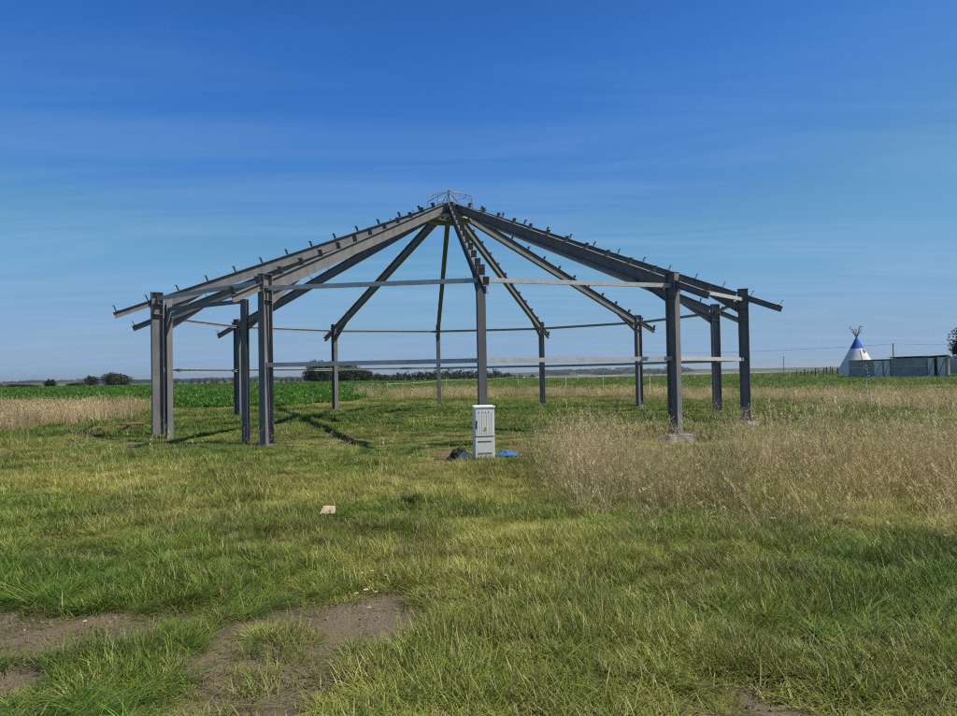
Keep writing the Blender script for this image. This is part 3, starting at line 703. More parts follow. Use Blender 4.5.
# ------------------------------------------------------------------ small plants, litter
def flowers():
    pos = [(85, 613, 'single white flower head by the bare strip at the left'), (366, 588, 'largest white flower head above the bare soil patch'), (372, 571, None), (362, 573, None), (369, 602, None), (376, 586, None), (357, 592, None), (386, 572, None)]
    M_PET = mat_basic('white_petals', (.7, .7, .68), (.82, .82, .8), 20, .6); M_STEM = mat_basic('green_stem', (.06, .12, .03), (.09, .16, .04), 20, .6)
    M_CEN = mat_basic('yellow_centre', (.6, .42, .05), (.7, .5, .08), 20, .7)
    for i, (px, py, lb) in enumerate(pos):
        x, y = g(px, py, .07); z0 = hz(x, y); s = 1.5 if lb and i == 1 else 1.0
        root = empty('flower', (x, y, z0), lb or 'small white flower in the loose cluster above the bare soil patch', 'flower', 'white flowers in the grass', random.uniform(0, 6))
        h = random.uniform(.07, .11)
        m = MB(); m.tube([(0, 0, -.01), (.006, .004, h*.5), (.0, .0, h)], .0016, 5); m.build('stem', M_STEM, root)
        m = MB()
        for k in range(11):
            a = 2*PI*k/11; e = Vector((math.cos(a), math.sin(a), 0)); t = Vector((-e.y, e.x, 0)); r = .014*s
            m.add([e*.003+Vector((0, 0, h)), e*r*.6+t*.003*s+Vector((0, 0, h+.003)), e*r+Vector((0, 0, h+.001)), e*r*.6-t*.003*s+Vector((0, 0, h+.003))], [(0, 1, 2, 3)])
        m.build('petals', M_PET, root)
        m = MB(); m.tube([(0, 0, h-.002), (0, 0, h+.004)], .004*s, 8); m.build('centre', M_CEN, root)
flowers()
def weed(px, py, hgt_, rad, label, n, seed):
    """a dark leafy weed"""
    random.seed(seed); x, y = g(px, py); root = empty('weed', (x, y, hz(x, y)), label, 'weed')
    st = MB(); bl = MB()
    for i in range(n):
        a = random.uniform(0, 2*PI); L_ = hgt_*random.uniform(.6, 1); q = rad*random.uniform(.3, 1)
        p1 = Vector((q*math.cos(a)*.5, q*math.sin(a)*.5, L_*.55)); p2 = Vector((q*math.cos(a), q*math.sin(a), L_)); st.tube([(0, 0, -.02), p1, p2], [.004, .003, .0015], 5)
        for j in range(14):
            t = random.uniform(.2, 1); b = (p1*(2*t) if t < .5 else p1+(p2-p1)*(2*t-1)); aa = random.uniform(0, 2*PI); e = Vector((math.cos(aa), math.sin(aa), .3)); s_ = Vector((-e.y, e.x, 0))*.009
            l_ = random.uniform(.03, .07); bl.add([b, b+e*l_*.5+s_, b+e*l_, b+e*l_*.5-s_], [(0, 1, 2, 3)])
    st.build('stems', M_WEEDS, root); bl.build('leaves', M_WEEDL, root)
M_WEEDS = mat_basic('weed_stem', (.05, .08, .03), (.08, .11, .04), 20, .7); M_WEEDL = mat_basic('weed_leaf', (.028, .055, .012), (.05, .09, .018), 20, .6)
weed(617, 414, .75, .16, 'narrow dark upright weed inside the frame left of the large footing', 12, 4)
weed(410, 503, .15, .16, 'dark green leafy weed in the grass below and left of the cabinet', 26, 5)

# ------------------------------------------------------------------ fence posts, tape
def post(px, py_b, py_t, label, group=None, lean=0.0, bands=False, wid=.03, Y=None, name='fence_post'):
    if Y: x, _, _z = at(px, py_b, Y); y = Y
    else: x, y = g(px, py_b)
    z0 = hz(x, y); h = (py_b-py_t)*y/F
    top = Vector((lean*h, 0, h)); root = empty(name, (x, y, z0), label, 'post', group)
    m = MB(); w = max(wid, .0)
    m.tube([(0, 0, -.2), top*.5, top], [w*.8, w*.8, w*.6], 8); m.build('stake', M_POSTW, root, smooth=False)
    nb = 6 if bands else 2
    for i in range(nb):
        t = (.12+.8*i/(nb-1)) if bands else (.62+.3*i)
        b = MB(); b.tube([top*(t-.025 if bands else t-.01), top*(t+.025 if bands else t+.01)], w*1.15, 8); b.build('clip' if not bands else 'band', M_POSTB, root)
    return (x, y, z0, h)
tape_pts = {}
P1 = post(387.5, 386, 378, 'upright white fence post in the tan grass left of the leaning post', 'white electric fence posts', Y=74, wid=.04)
post(410, 398.5, 378.5, 'banded white stake leaning to the right in the tan grass behind the frame', 'white electric fence posts', lean=.22, bands=True, wid=.035)
P2 = post(446.5, 384, 373.5, 'thin white fence post just right of the rear central column', 'white electric fence posts', Y=80)
P3 = post(518, 383.5, 372, 'white fence post seen alone right of the front central column', 'white electric fence posts', Y=85)
P4 = post(566, 392, 374, 'tall white fence post right of the column behind, nearest in its stretch', 'white electric fence posts', wid=.03)
P5 = post(603.5, 391, 378, 'short grey fence post hidden by grass beside the rear right column', 'white electric fence posts', Y=62)
P6 = post(650, 396, 373, 'white fence post just right of the rear column with its cut tail', 'white electric fence posts', wid=.03)
far = []
for i, (px, t, b, Y) in enumerate([(549, 373, 379, 120), (578, 372, 380, 110), (617, 372, 378, 118), (695, 373, 380, 110), (730, 371, 378, 115), (754, 370.5, 377.5, 112), (771, 370, 377, 112), (790, 369, 377, 108), (817, 369.5, 380, 96)]):
    if i == 8: r = post(px, b, t, 'white fence post in front of the dark pickets left of the tipi', 'far white fence posts', Y=Y, wid=.045)
    else: r = post(px, b, t, 'one of the far white posts in the line along the pasture', 'far white fence posts', Y=Y, wid=.045)
    far.append(r)
far = far
P7 = post(868.5, 404, 378, 'nearest white fence post at the right standing in the tan grass', 'white electric fence posts', lean=-.06, wid=.022)
def striped():
    # striped stake leaning behind the nearest post
    x, y = g(871, 377.5+.2); Y = 62; x, _, z = at(870.3, 377.5, Y); b = Vector((x, Y, hz(x, Y))); x2, _, z2 = at(866, 365, Y); t = Vector((x2, Y, z2))
    root = empty('marker_stake', b, 'black and white striped stake leaning in front of the shed doors', 'stake'); v = t-b
    for i in range(12):
        m = MB(); m.tube([v*(i/12), v*((i+1)/12-.001)], .028, 8); m.build('band', M_POSTW if i % 2 else M_POSTB, root)
striped()
def tape(pts, label, r=.012):
    m = MB(); m2 = []
    for a, b in zip(pts[:-1], pts[1:]):
        for i in range(8):
            t = i/8; sag = -.12*4*t*(1-t); m2.append(Vector(a)*(1-t)+Vector(b)*t+Vector((0, 0, sag)))
    m2.append(Vector(pts[-1])); m.tube(m2, r, 5); o = m.build('fence_tape', M_POSTW); setp(o, label, 'fence tape')
tape([(p[0], p[1], p[2]+p[3]*.82) for p in far], 'white tape strung between the far posts across the pasture', .022)
tape([(p[0], p[1], p[2]+p[3]*.8) for p in (P1, P2, P3)]+[(far[0][0], far[0][1], far[0][2]+.7)], 'white tape running from the leaning stake back to the far posts', .012)
tape([at(340, 383, 90), at(372, 383.5, 78), (P1[0], P1[1], P1[2]+P1[3]*.85)], 'white tape running left from the upright post to the crop edge', .016)
tape([at(783, 378.5, 95), at(850, 379.5, 88), at(900, 379.5, 84), at(957, 379, 80), at(1010, 378, 76)], 'white tape lying low across the mown pasture before the sheds', .026)

# dark picket row left of the tipi
root = empty('picket_fence', (*at(815, 376, 118)[:2], 0), 'row of dark wooden pickets in the pasture left of the tipi', 'fence')
rx, ry = root.location.x, root.location.y
for i, px in enumerate([797, 801, 805, 808, 812, 816, 819, 824, 827, 831, 832.5, 838]):
    x, y, _ = at(px, 376, 118+i*.3); z = hz(x, y); h = [1.0, .9, 1.1, 1.0, 1.0, 1.2, 1.1, 1.25, 1.35, 1.5, 1.2, 1.2][i]*1.05
    m = MB(); m.tube([(x-rx, y-ry, z-.2), (x-rx+.05*math.sin(i*2), y-ry, z+h)], .085+.03*(i % 3), 7); m.build('picket', M_WOOD, root)
x0, y0, _ = at(797, 376, 118); x1, y1, _ = at(838, 376, 121.6)
m = MB(); m.obox((x0-rx, y0-ry, hz(x0, y0)+.75), (x1-rx, y1-ry, hz(x1, y1)+.85), (0, 0, 1), .06, .1); m.build('rail', M_WOOD, root)

# ------------------------------------------------------------------ tipi
def tipi():
    Y = 128; x, y, _ = at(857.5, 371, Y); z = hz(x, y); hpx = F/Y
    hz_true = at(857.5, 0, Y)
    def zat(py): return at(857.5, py, Y)[2]
    top = zat(337.2)-z; blue = zat(348.6)-z; base = 0
    r0 = 18.5/hpx*1.02
    root = empty('tipi', (x, y, z), 'white canvas tipi with bright blue top and poles above the sheds', 'tipi')
    n = 36
    def cone(za, zb, mat, name, parent, push=0):
        m = MB(); vs = []; fs = []; K = 8
        for j in range(K+1):
            zz = za+(zb-za)*j/K; rr = r0*(1-zz/top)+.10
            for i in range(n):
                a = 2*PI*i/n; f = 1+.02*math.cos(14*a)+.010*math.sin(5*a+zz)
                vs.append(((rr*f+push)*math.cos(a), (rr*f+push)*math.sin(a), zz))
        for j in range(K):
            for i in range(n): fs.append((j*n+i, j*n+(i+1) % n, (j+1)*n+(i+1) % n, (j+1)*n+i))
        m.add(vs, fs); return m.build(name, mat, parent, smooth=True)
    cone(.0, blue, M_CANV, 'canvas_cover', root); cone(blue+.002, top, M_CANB, 'blue_top', root)
    # painted emblem, lying on the canvas
    zc = zat(351)-z; a = R_(-62); m = MB(); rr = lambda q: r0*(1-q/top)+.10+.06
    vs = []; fs = []; K = 14
    tl = Vector((-math.sin(a), math.cos(a), 0))
    ctr = Vector((rr(zc)*math.cos(a), rr(zc)*math.sin(a), zc)); dn = (Vector((rr(zc+.5)*math.cos(a), rr(zc+.5)*math.sin(a), zc+.5))-ctr).normalized()
    vs = [ctr+(tl*math.cos(2*PI*i/K)*.30+dn*math.sin(2*PI*i/K)*.42)*(1+.15*math.sin(3*i)) for i in range(K)]
    m.prism([(0.30*math.cos(2*PI*i/K)*(1+.12*math.sin(3*i)), .42*math.sin(2*PI*i/K)*(1+.12*math.sin(3*i))) for i in range(K)], tl, dn, ctr, tl.cross(dn), .02)
    m.build('painted_emblem', M_BROWN, root)
    # lacing strip, door
    m = MB(); aa = R_(-97)
    def onc(q, da, off=.07): r = r0*(1-q/top)+.10+off; return Vector((r*math.cos(aa+da), r*math.sin(aa+da), q))
    m.obox(onc(1.2, 0), onc(blue-.2, 0), (math.cos(aa), math.sin(aa), .3), .09, .02); m.build('lacing', M_WOOD, root)
    for i in range(9):
        a = 2*PI*i/9+.3; e = Vector((math.cos(a), math.sin(a), 0)); tz = zat(329+3*math.sin(i*2.1))-z
        k = (tz-top)/top; m = MB(); p0 = e*(r0-.15); p1 = Vector((0, 0, top))-e*.04; p2 = p1-e*r0*k*1.1+Vector((0, 0, tz-top))
        m.tube([p0, p1, p2], [.07, .06, .045], 7)
        pole = m.build('pole', M_WOOD, root)
        if i % 2 == 0:
            m = MB(); m.prism([(0, 0), (.30, -.05), (.28, -.22), (0, -.2)], (1, 0, 0), (0, 0, 1), p2+Vector((.06, 0, 0)), (0, 1, 0), .02); m.build('ribbon', M_BROWN if i % 4 else M_CANV, pole)
tipi()

# ------------------------------------------------------------------ sheds
def corrugated(m, p, q, z0, z1, n_, amp=.018, pitch=.19):
    p = Vector(p); q = Vector(q); L_ = (q-p).length; k = int(L_/pitch)*4; d = (q-p)/k; vs = []; fs = []
    for i in range(k+1):
        b = p+d*i+Vector(n_)*(amp*math.sin(2*PI*i/4)); vs += [b+Vector((0, 0, z0)), b+Vector((0, 0, z1 if not hasattr(z1, '__call__') else z1(i/k)))]
    for i in range(k): fs.append((2*i, 2*i+2, 2*i+3, 2*i+1))
    m.add(vs, fs)
def sheds():
    Y1 = 102
    A, B, C_, D_ = [Vector((*at(px, 375, Y)[:2], 0)) for px, Y in ((849.5, 100.5), (890.5, 97), (927, 94.2), (946.5, 92.8))]
    def wallset(root, p, q, segs, zt0, zt1, zb, depth, front_gap=0.0):
        """segs: (t0,t1,kind); kind wall/door/open"""
        d = (q-p); n_ = Vector((d.y, -d.x, 0)).normalized(); base = p
        def X(t): return p+d*t-root.location
        def zt(t): return zt0+(zt1-zt0)*t
        for t0, t1, kd in segs:
            a, b = X(t0), X(t1); a.z = b.z = 0; za, zb_ = zb, 0
            top = lambda u, t0=t0, t1=t1: zt(t0+(t1-t0)*u)
            if kd == 'wall':
                m = MB(); corrugated(m, a, b, zb, top, n_); w = m.build('wall', M_SHEET, root)
                mm = MB(); zm = zb+(zt(t0)-zb)*.58; mm.obox(a+n_*.04+Vector((0, 0, zm)), b+n_*.04+Vector((0, 0, zm)), (0, 0, 1), .03, .06); mm.build('rail', M_DOOR, w)
            elif kd == 'door':
                m = MB(); ht = min(zt(t0), zt(t1))-.10; m.obox(a+n_*.03+Vector((0, 0, (zb+ht)/2)), b+n_*.03+Vector((0, 0, (zb+ht)/2)), (0, 0, 1), .035, ht-zb)
                dr = m.build('door', M_DOOR, root)
                e = (b-a).normalized(); m = MB(); m.obox(a+e*.1+n_*.06+Vector((0, 0, zb+.15)), b-e*.1+n_*.06+Vector((0, 0, ht-.15)), n_, .07, .02)
                m.obox(a+e*.04+n_*.062+Vector((0, 0, zb+.05)), a+e*.04+n_*.062+Vector((0, 0, ht-.05)), n_, .07, .02); m.obox(b-e*.04+n_*.062+Vector((0, 0, zb+.05)), b-e*.04+n_*.062+Vector((0, 0, ht-.05)), n_, .07, .02)
                m.build('brace', M_WOOD if t1-t0 > .25 else M_SHEET, dr)
        # ends and back
        a, b = X(0), X(1); a.z = b.z = 0
        m = MB(); corrugated(m, a-n_*depth, a-n_*.03, zb, zt(0)-.02, Vector((1, 0, 0))); m.build('side_wall', M_SHEET, root)
        m = MB(); corrugated(m, b-n_*.03, b-n_*depth, zb, zt(1)-.02, Vector((1, 0, 0))); m.build('side_wall', M_SHEET, root)
        m = MB(); corrugated(m, b-n_*depth, a-n_*depth, zb, zt(0)-.1, -n_); m.build('back_wall', M_SHEET, root)
        # posts under the roof edge
        for i in range(int(d.length/1.4)+1):
            t = min(1, i*1.4/d.length); m = MB(); c = X(t); c.z = 0; m.obox(c-n_*.08+Vector((0, 0, zb)), c-n_*.08+Vector((0, 0, zt(t)+front_gap)), n_, .09, .09); m.build('post', M_WOOD, root)
        # roof sheet, falling to the back, with overhang
        e = d.normalized(); p0 = X(0)-e*.25+n_*.35; p1 = X(1)+e*.25+n_*.35; p0.z = zt(0)+front_gap+.04; p1.z = zt(1)+front_gap+.04
        q0 = p0-n_*(depth+.7)+Vector((0, 0, -.25)); q1 = p1-n_*(depth+.7)+Vector((0, 0, -.25))
        m = MB(); up = Vector((0, 0, .05)); m.add([p0, p1, q1, q0, p0+up, p1+up, q1+up, q0+up], [(0, 3, 2, 1), (4, 5, 6, 7), (0, 1, 5, 4), (1, 2, 6, 5), (2, 3, 7, 6), (3, 0, 4, 7)]); m.build('roof', M_ROOF, root)
    def zz(px, py, Y): return at(px, py, Y)[2]
    zb = hz(A.x, A.y)
    r = empty('shed', (A.x, A.y, 0), 'low dark corrugated shed with pale double doors partly hiding the tipi', 'shed')
    wallset(r, A, B, [(0, .60, 'wall'), (.60, .83, 'door'), (.84, 1, 'door')], zz(849.5, 361, 100.5), zz(890.5, 359.6, 97), zb, 4)
    r = empty('shed', (B.x, B.y, 0), 'taller long dark corrugated shed between the double doors and the pale end hut', 'shed')
    wallset(r, B+(C_-B)*.02, C_, [(0, 1, 'wall')], zz(891, 358.8, 97), zz(927, 357.6, 94.2), hz(B.x, B.y), 4, .16)
    r = empty('shed', (C_.x, C_.y, 0), 'pale fronted end hut with dark gap between braced doors and flat white roof', 'shed')
    wallset(r, C_+(D_-C_)*.02, D_, [(0, .40, 'door'), (.40, .52, 'open'), (.52, 1, 'door')], zz(927, 357.4, 94.2), zz(946.5, 356, 92.8), hz(C_.x, C_.y), 3, .08)
    # blue roofed building at the right edge
    x, y, _ = at(962, 376, 108); r = empty('outbuilding', (x, y, hz(x, y)), 'dark outbuilding with blue grey roof cut by the right edge of the photo', 'building')
    m = MB(); m.box((0, 0, 1.0), (3.0, 3, 2.1)); m.build('wall', M_SHEET, r)
    m = MB(); m.prism([(-1.7, 2.05), (1.7, 2.05), (.9, 2.75), (-.9, 2.75)], (1, 0, 0), (0, 0, 1), (0, 0, 0), (0, 1, 0), 3.4); m.build('roof', M_ROOFB, r)
sheds()

# ------------------------------------------------------------------ poles and overhead wire
def upole(px, py_t, Y, label, cross=True, r=.11):
    x, y, zt = at(px, py_t, Y); z0 = hz(x, y); root = empty('utility_pole', (x, y, z0), label, 'pole')
    m = MB(); m.tube([(0, 0, -.5), (0, 0, zt-z0)], [r*1.2, r*.8], 8); m.build('pole', M_WOOD, root)
    if cross: m = MB(); m.obox((-.7, 0, zt-z0-.25), (.7, 0, zt-z0-.25), (0, 0, 1), .1, .12); m.build('crossarm', M_WOOD, root)
    return (x, y, zt)
W1 = upole(893, 343.3, 150, 'utility pole rising behind the sheds', False)
W2 = upole(783.5, 357, 330, 'thin distant utility pole on the right hand skyline', True, .14)
W0 = at(1100, 341, 130)
def wire(a, b, sag, label, r):
    m = MB(); m.tube([Vector(a)*(1-t)+Vector(b)*t-Vector((0, 0, sag*4*t*(1-t))) for t in np.linspace(0, 1, 25)], r, 4); o = m.build('overhead_wire', M_POSTB); setp(o, label, 'wire')
wire(W0, (W1[0], W1[1], W1[2]-.1), .4, 'thin overhead wire running right from the pole behind the sheds', .02)
wire((W1[0], W1[1], W1[2]-.1), at(640, 352, 240), .8, 'thin overhead wire crossing the sky left of the pole behind the sheds', .026)

# ------------------------------------------------------------------ trees
def leaf_mesh(name, rx, ry, rz_, nb, nl, ls, mat, seed, flat=.0):
    """crown: many leaf-sized faces gathered in uneven clumps"""
    rs = np.random.default_rng(seed); vs = []; lc = []
    for b in range(nb):
        while True:
            c = rs.uniform(-1, 1, 3)
            if .25 < np.linalg.norm(c) < .92 and c[2] > -.85+flat: break
        br = rs.uniform(.22, .42); tone = rs.uniform(0, 1)
        n = int(nl*rs.uniform(.6, 1.4))
        dirs = rs.normal(size=(n, 3)); dirs /= np.linalg.norm(dirs, axis=1)[:, None]; rad = br*rs.uniform(.45, 1.05, (n, 1))
        p = c+dirs*rad
        for q, d in zip(p, dirs):
            P_ = np.array([q[0]*rx, q[1]*ry, q[2]*rz_]); s = ls*rs.uniform(.6, 1.4)
            t = np.cross(d, rs.normal(size=3)); t /= np.linalg.norm(t)+1e-9; u = np.cross(d+rs.normal(size=3)*.5, t); u /= np.linalg.norm(u)+1e-9
            vs += [P_-t*s*.5, P_+u*s*.35, P_+t*s*.5, P_-u*s*.35]; lc += [min(1, max(0, tone*.7+.3*rs.random()))]*4
    dirs = rs.normal(size=(nb*nl//3, 3)); dirs /= np.linalg.norm(dirs, axis=1)[:, None]
    for q in dirs*rs.uniform(.35, .78, (len(dirs), 1)):                    # inner leaves that close the heart of the crown
        P_ = np.array([q[0]*rx, q[1]*ry, q[2]*rz_]); s = ls*rs.uniform(.8, 1.7); t = rs.normal(size=3); t /= np.linalg.norm(t); u = np.cross(rs.normal(size=3), t); u /= np.linalg.norm(u)+1e-9
        vs += [P_-t*s*.5, P_+u*s*.4, P_+t*s*.5, P_-u*s*.4]; lc += [rs.random()*.7]*4
    n = len(vs)//4; me = bpy.data.meshes.new(name); me.from_pydata([tuple(v) for v in vs], [], [(4*i, 4*i+1, 4*i+2, 4*i+3) for i in range(n)])
    a = me.attributes.new('lc', 'FLOAT', 'POINT'); a.data.foreach_set('value', np.array(lc, np.float32)); me.materials.append(mat); return me
M_LEAF = foliage_mat('dark_tree_leaves', (.018, .035, .014), (.06, .085, .03)); M_LEAFG = foliage_mat('olive_tree_leaves', (.035, .055, .02), (.10, .115, .045))
M_LEAFR = foliage_mat('dull_red_leaves', (.06, .03, .022), (.12, .06, .04))
CROWNS = {}
def crown(key, *a):
    if key not in CROWNS: CROWNS[key] = leaf_mesh('crown', *a)
    return CROWNS[key]
def tree(px, pyt, Y, wpx, label, group=None, seed=0, mat=None, sink=.0, aspect=None, simple=False, crownbottom=.12, name='tree', hpx=None):
    """crown width wpx pixels wide at distance Y, crown top seen at pyt"""
    x, y, zt = at(px, pyt, Y); z0 = hz(x, y); h = zt-z0; w = wpx*Y/F
    ch = h*(1-crownbottom); key = (seed, 's' if simple else 'f')
    if simple: me = crown(key, 1, 1, 1, 18, 30, .18, mat or M_LEAF, seed)
    else: me = crown(key, 1, 1, 1, 42, 110, .10, mat or M_LEAF, seed)
    root = empty(name, (x, y, z0), label, 'tree' if name == 'tree' else name, group, random.uniform(0, 6)) if not simple else None
    cobj = bpy.data.objects.new('crown' if not simple else name, me); COL.objects.link(cobj)
    sc_ = (w/2/1.12, w/2/1.12, ch/2/1.10)
    if simple:
        cobj.location = (x, y, z0+h-ch/2); cobj.scale = sc_; cobj.rotation_euler = (0, 0, random.uniform(0, 6)); setp(cobj, label, 'tree' if name == 'tree' else name, group); return cobj
    cobj.parent = root; cobj.location = (0, 0, h-ch/2); cobj.scale = sc_
    m = MB(); r = max(.12, w*.03); m.tube([(0, 0, -.3), (.05*w*.3, 0, h*.3), (0, .02*w, h*.62)], [r*1.3, r, r*.5], 8)
    for i in range(5):
        a = i*1.3; m.tube([(0, 0, h*(.22+.05*i)), (w*.18*math.cos(a), w*.18*math.sin(a), h*(.42+.06*i)), (w*.32*math.cos(a), w*.32*math.sin(a), h*(.55+.06*i))], [r*.6, r*.4, r*.15], 6)
    m.build('trunk', M_BARK, root); return root
random.seed(21)
tree(50, 378.5, 235, 14, 'small round dark tree standing alone at the left skyline', seed=1)
tree(92, 374.8, 235, 16, 'rounded tree touching the left side of the big spreading tree', seed=2, mat=M_LEAFG)
tree(117.5, 370.6, 230, 33, 'big spreading olive green tree on the left skyline', seed=3, mat=M_LEAFG, crownbottom=-.10)
tree(76, 381.5, 232, 22, 'low wide bush between the small round tree and the rounded tree', seed=4, mat=M_LEAFG, name='bush', crownbottom=.0)
tree(20, 384, 240, 46, 'low reddish brown hedge bush at the far left edge', seed=5, mat=M_LEAFR, name='bush', crownbottom=0)
tree(-8, 382, 250, 20, 'dull bush cut by the left edge of the photo', seed=6, mat=M_LEAF, name='bush', crownbottom=0)
tree(320, 357.8, 205, 34, 'tallest rounded tree in the clump seen between the left columns', seed=7, mat=M_LEAFG, crownbottom=-.25)
tree(346, 363, 208, 34, 'broad tree just right of the tallest tree, behind the rear left column', seed=8, mat=M_LEAFG, crownbottom=-.25)
tree(363, 368, 210, 26, 'lower tree ending the clump right of the rear left column', seed=9, mat=M_LEAFG, crownbottom=-.25)
tree(971, 324, 92, 43, 'dark tree with open crown cut by the right edge of the photo above the sheds', seed=10, mat=M_LEAF, crownbottom=.30)
# farther woods: individual trees behind the frame
for i, (px, t, Y, w) in enumerate([(377, 371, 330, 16), (386, 372.5, 330, 16), (396, 371.5, 335, 15), (405, 371, 350, 15), (415, 369.5, 350, 18), (425, 369, 350, 18), (436, 369.5, 355, 16), (447, 368, 420, 20), (460, 366.8, 420, 20), (473, 367.2, 420, 18), (484, 367, 425, 18), (496, 368, 425, 18), (508, 370, 430, 16), (520, 372.6, 450, 14), (531, 373.2, 450, 13), (454, 371, 380, 18), (490, 371.5, 385, 18)]):
    tree(px, t-.6, Y, w*1.25, 'one of the dark trees in the wooded line behind the rear central column', 'trees of the wooded line', seed=11+i % 4, mat=M_LEAF, crownbottom=0, simple=True)
for i, (px, s) in enumerate([(176, 4), (183, 3), (192, 5), (199, 4), (205, 4), (212, 6), (217, 5), (225, 5), (233, 5), (250, 6), (255, 5), (263, 4), (270, 4), (281, 5), (286, 5), (292, 6), (297, 5), (301, 4)]):
    tree(px, 382.2-px*.009-s*.72, 900, s, 'one of the tiny scattered trees on the pale horizon between the left columns', 'tiny trees on the far left horizon', seed=15+i % 3, mat=M_LEAF, crownbottom=.0, simple=True)
for i, (px, t, w) in enumerate([(655, 372.3, 8), (648, 373.6, 6), (735, 370.8, 3), (663, 373.8, 5)]):
    tree(px, t, 420, w, ['small dark tree on the skyline left of the large footing column', 'low tree left of the small dark skyline tree', 'lone tiny tree on the skyline left of the rightmost front column', 'low tree right of the small dark skyline tree'][i], 'skyline trees on the right', seed=18+i % 2, mat=M_LEAF, crownbottom=0, simple=True)
# a far mass of woodland on the hills
def farwood():
    rs = np.random.default_rng(5); n = 900; px = rs.uniform(-150, 1100, n); Y = rs.uniform(1900, 3100, n)
    x = (px-478)/F*Y; m = vnoise(x, Y, 320, 50); keep = ((m > .70) & (px < 545)) | ((px > 545) & (px < 690) & (rs.random(n) < .9)); x, Y = x[keep], Y[keep]
    me = leaf_mesh('src', 1, 1, 1, 10, 16, .35, M_LEAF, 77); source('src_wood', [bpy.data.objects.new('wood_clump', me)])
    n = len(x); s = rs.uniform(14, 32, n)
    scatter('far_woodland', 'hazy woodland patches along the distant hills', 'src_wood', np.stack([x, Y, hgt(x, Y)+3], 1), np.stack([np.zeros(n), np.zeros(n), rs.uniform(0, 6, n)], 1), np.stack([s, s, rs.uniform(4, 8, n)], 1), np.zeros(n), np.zeros(n), np.ones(n))
farwood()

# ------------------------------------------------------------------ air
def haze():
    m = MB(); m.box((0, 2900, 7), (11000, 12000, 48)); mt = bpy.data.materials.new('haze'); mt.use_nodes = True; nt = mt.node_tree
    nt.nodes.remove(nt.nodes['Principled BSDF']); pv = N(nt, 'ShaderNodeVolumePrincipled'); pv.inputs['Color'].default_value = (.88, .94, 1, 1); pv.inputs['Density'].default_value = .00012; pv.inputs['Anisotropy'].default_value = .3
    L(nt, pv.outputs[0], nt.nodes['Material Output'].inputs['Volume']); o = m.build('haze', mt); setp(o, 'pale blue air haze over the fields', None, None, 'stuff')
haze()

# ------------------------------------------------------------------ light
SUN_AZ, SUN_EL = R_(78), R_(52)        # azimuth measured from the camera side (-Y) towards +X
sd = Vector((math.sin(SUN_AZ)*math.cos(SUN_EL), -math.cos(SUN_AZ)*math.cos(SUN_EL), math.sin(SUN_EL)))
sl = bpy.data.lights.new('sun', 'SUN'); sl.energy = 5.0; sl.angle = R_(.53); sl.color = (1, .935, .82)
so = bpy.data.objects.new('sun', sl); COL.objects.link(so); so.rotation_euler = (-sd).to_track_quat('-Z', 'Y').to_euler(); so.location = (20, -5, 30)
wd = bpy.data.worlds.new('World'); SC.world = wd; wd.use_nodes = True; nt = wd.node_tree
bg = nt.nodes['Background']; sky = N(nt, 'ShaderNodeTexSky', sky_type='NISHITA'); sky.sun_disc = False; sky.sun_elevation = SUN_EL
# sky rotation: 0 puts the sun at +Y, positive turns towards +X
sky.sun_rotation = math.atan2(sd.x, sd.y); sky.air_density = 1.0; sky.dust_density = .6; sky.ozone_density = 2.2; sky.altitude = 100
# thin cirrus
tc = N(nt, 'ShaderNodeTexCoord'); sx = N(nt, 'ShaderNodeSeparateXYZ'); L(nt, tc.outputs['Generated'], sx.inputs[0])
zc = N(nt, 'ShaderNodeMath', operation='ADD'); L(nt, sx.outputs[2], zc.inputs[0]); zc.inputs[1].default_value = .06
dx = N(nt, 'ShaderNodeMath', operation='DIVIDE'); L(nt, sx.outputs[0], dx.inputs[0]); L(nt, zc.outputs[0], dx.inputs[1])
dy = N(nt, 'ShaderNodeMath', operation='DIVIDE'); L(nt, sx.outputs[1], dy.inputs[0]); L(nt, zc.outputs[0], dy.inputs[1])
cb = N(nt, 'ShaderNodeCombineXYZ'); L(nt, dx.outputs[0], cb.inputs[0]); L(nt, dy.outputs[0], cb.inputs[1])
mp = N(nt, 'ShaderNodeMapping'); mp.inputs['Scale'].default_value = (.34, 1.5, 1); mp.inputs['Rotation'].default_value = (0, 0, .12); L(nt, cb.outputs[0], mp.inputs[0])
nz = N(nt, 'ShaderNodeTexNoise', i={'Scale': 1.1, 'Detail': 9, 'Roughness': .66, 'Distortion': .9}); L(nt, mp.outputs[0], nz.inputs['Vector'])
mr = N(nt, 'ShaderNodeMapRange', i={'From Min': .44, 'From Max': .74, 'To Min': 0, 'To Max': .44}); L(nt, nz.outputs[0], mr.inputs[0])
fd = N(nt, 'ShaderNodeMapRange', i={'From Min': .10, 'From Max': .40, 'To Min': 1, 'To Max': 0.12}); L(nt, sx.outputs[2], fd.inputs[0])
fm = N(nt, 'ShaderNodeMath', operation='MULTIPLY'); L(nt, mr.outputs[0], fm.inputs[0]); L(nt, fd.outputs[0], fm.inputs[1])
mx = N(nt, 'ShaderNodeMix', data_type='RGBA'); L(nt, fm.outputs[0], mx.inputs[0]); 
sp_ = N(nt, 'ShaderNodeSeparateColor'); L(nt, sky.outputs[0], sp_.inputs[0]); cc_ = N(nt, 'ShaderNodeCombineColor')
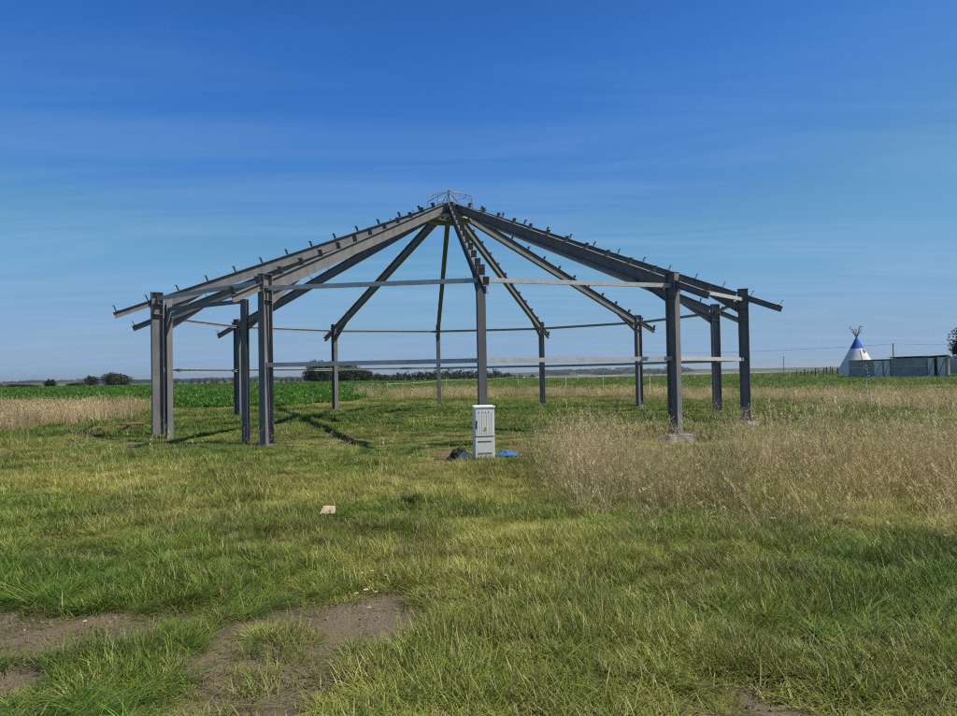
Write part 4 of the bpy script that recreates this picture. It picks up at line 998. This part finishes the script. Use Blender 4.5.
for i, pts_ in enumerate((((0, 0), (.147, .030), (.216, .071), (.333, .148), (.665, .26), (1, .35)), ((0, 0), (.243, .150), (.347, .24), (.503, .36), (.74, .41), (1, .5)), ((0, .1), (.42, .50), (.552, .60), (.66, .58), (.72, .62), (1, .66)))):
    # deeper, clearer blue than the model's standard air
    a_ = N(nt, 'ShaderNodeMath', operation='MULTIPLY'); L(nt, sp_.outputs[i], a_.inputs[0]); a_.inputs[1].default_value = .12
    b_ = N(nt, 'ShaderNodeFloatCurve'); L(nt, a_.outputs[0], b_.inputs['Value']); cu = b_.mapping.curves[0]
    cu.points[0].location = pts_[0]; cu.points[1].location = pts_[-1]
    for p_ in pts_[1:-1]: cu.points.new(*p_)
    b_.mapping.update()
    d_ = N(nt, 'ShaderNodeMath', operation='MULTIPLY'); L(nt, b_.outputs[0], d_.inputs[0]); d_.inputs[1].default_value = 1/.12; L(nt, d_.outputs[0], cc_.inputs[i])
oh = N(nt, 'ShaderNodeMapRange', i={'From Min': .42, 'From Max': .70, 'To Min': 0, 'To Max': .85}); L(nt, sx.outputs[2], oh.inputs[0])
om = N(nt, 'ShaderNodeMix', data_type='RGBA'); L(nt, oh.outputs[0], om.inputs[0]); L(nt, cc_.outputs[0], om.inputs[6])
ov = N(nt, 'ShaderNodeVectorMath', operation='MULTIPLY'); L(nt, sky.outputs[0], ov.inputs[0]); ov.inputs[1].default_value = (.31, .29, .26); L(nt, ov.outputs[0], om.inputs[7])  # overhead sky, out of view, dimmed to weaken the fill in shaded parts
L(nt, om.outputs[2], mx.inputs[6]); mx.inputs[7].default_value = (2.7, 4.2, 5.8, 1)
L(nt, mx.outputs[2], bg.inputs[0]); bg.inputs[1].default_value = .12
vs_ = SC.view_settings; vs_.view_transform = 'Standard'; vs_.look = 'None'; vs_.gamma = 1; vs_.exposure = 0; vs_.use_curve_mapping = False
SC.cycles.use_denoising = False; SC.cycles.filter_width = 1.15; SC.cycles.sample_clamp_indirect = 4
SC.cycles.max_bounces = 6; SC.cycles.volume_bounces = 0; SC.cycles.transparent_max_bounces = 8
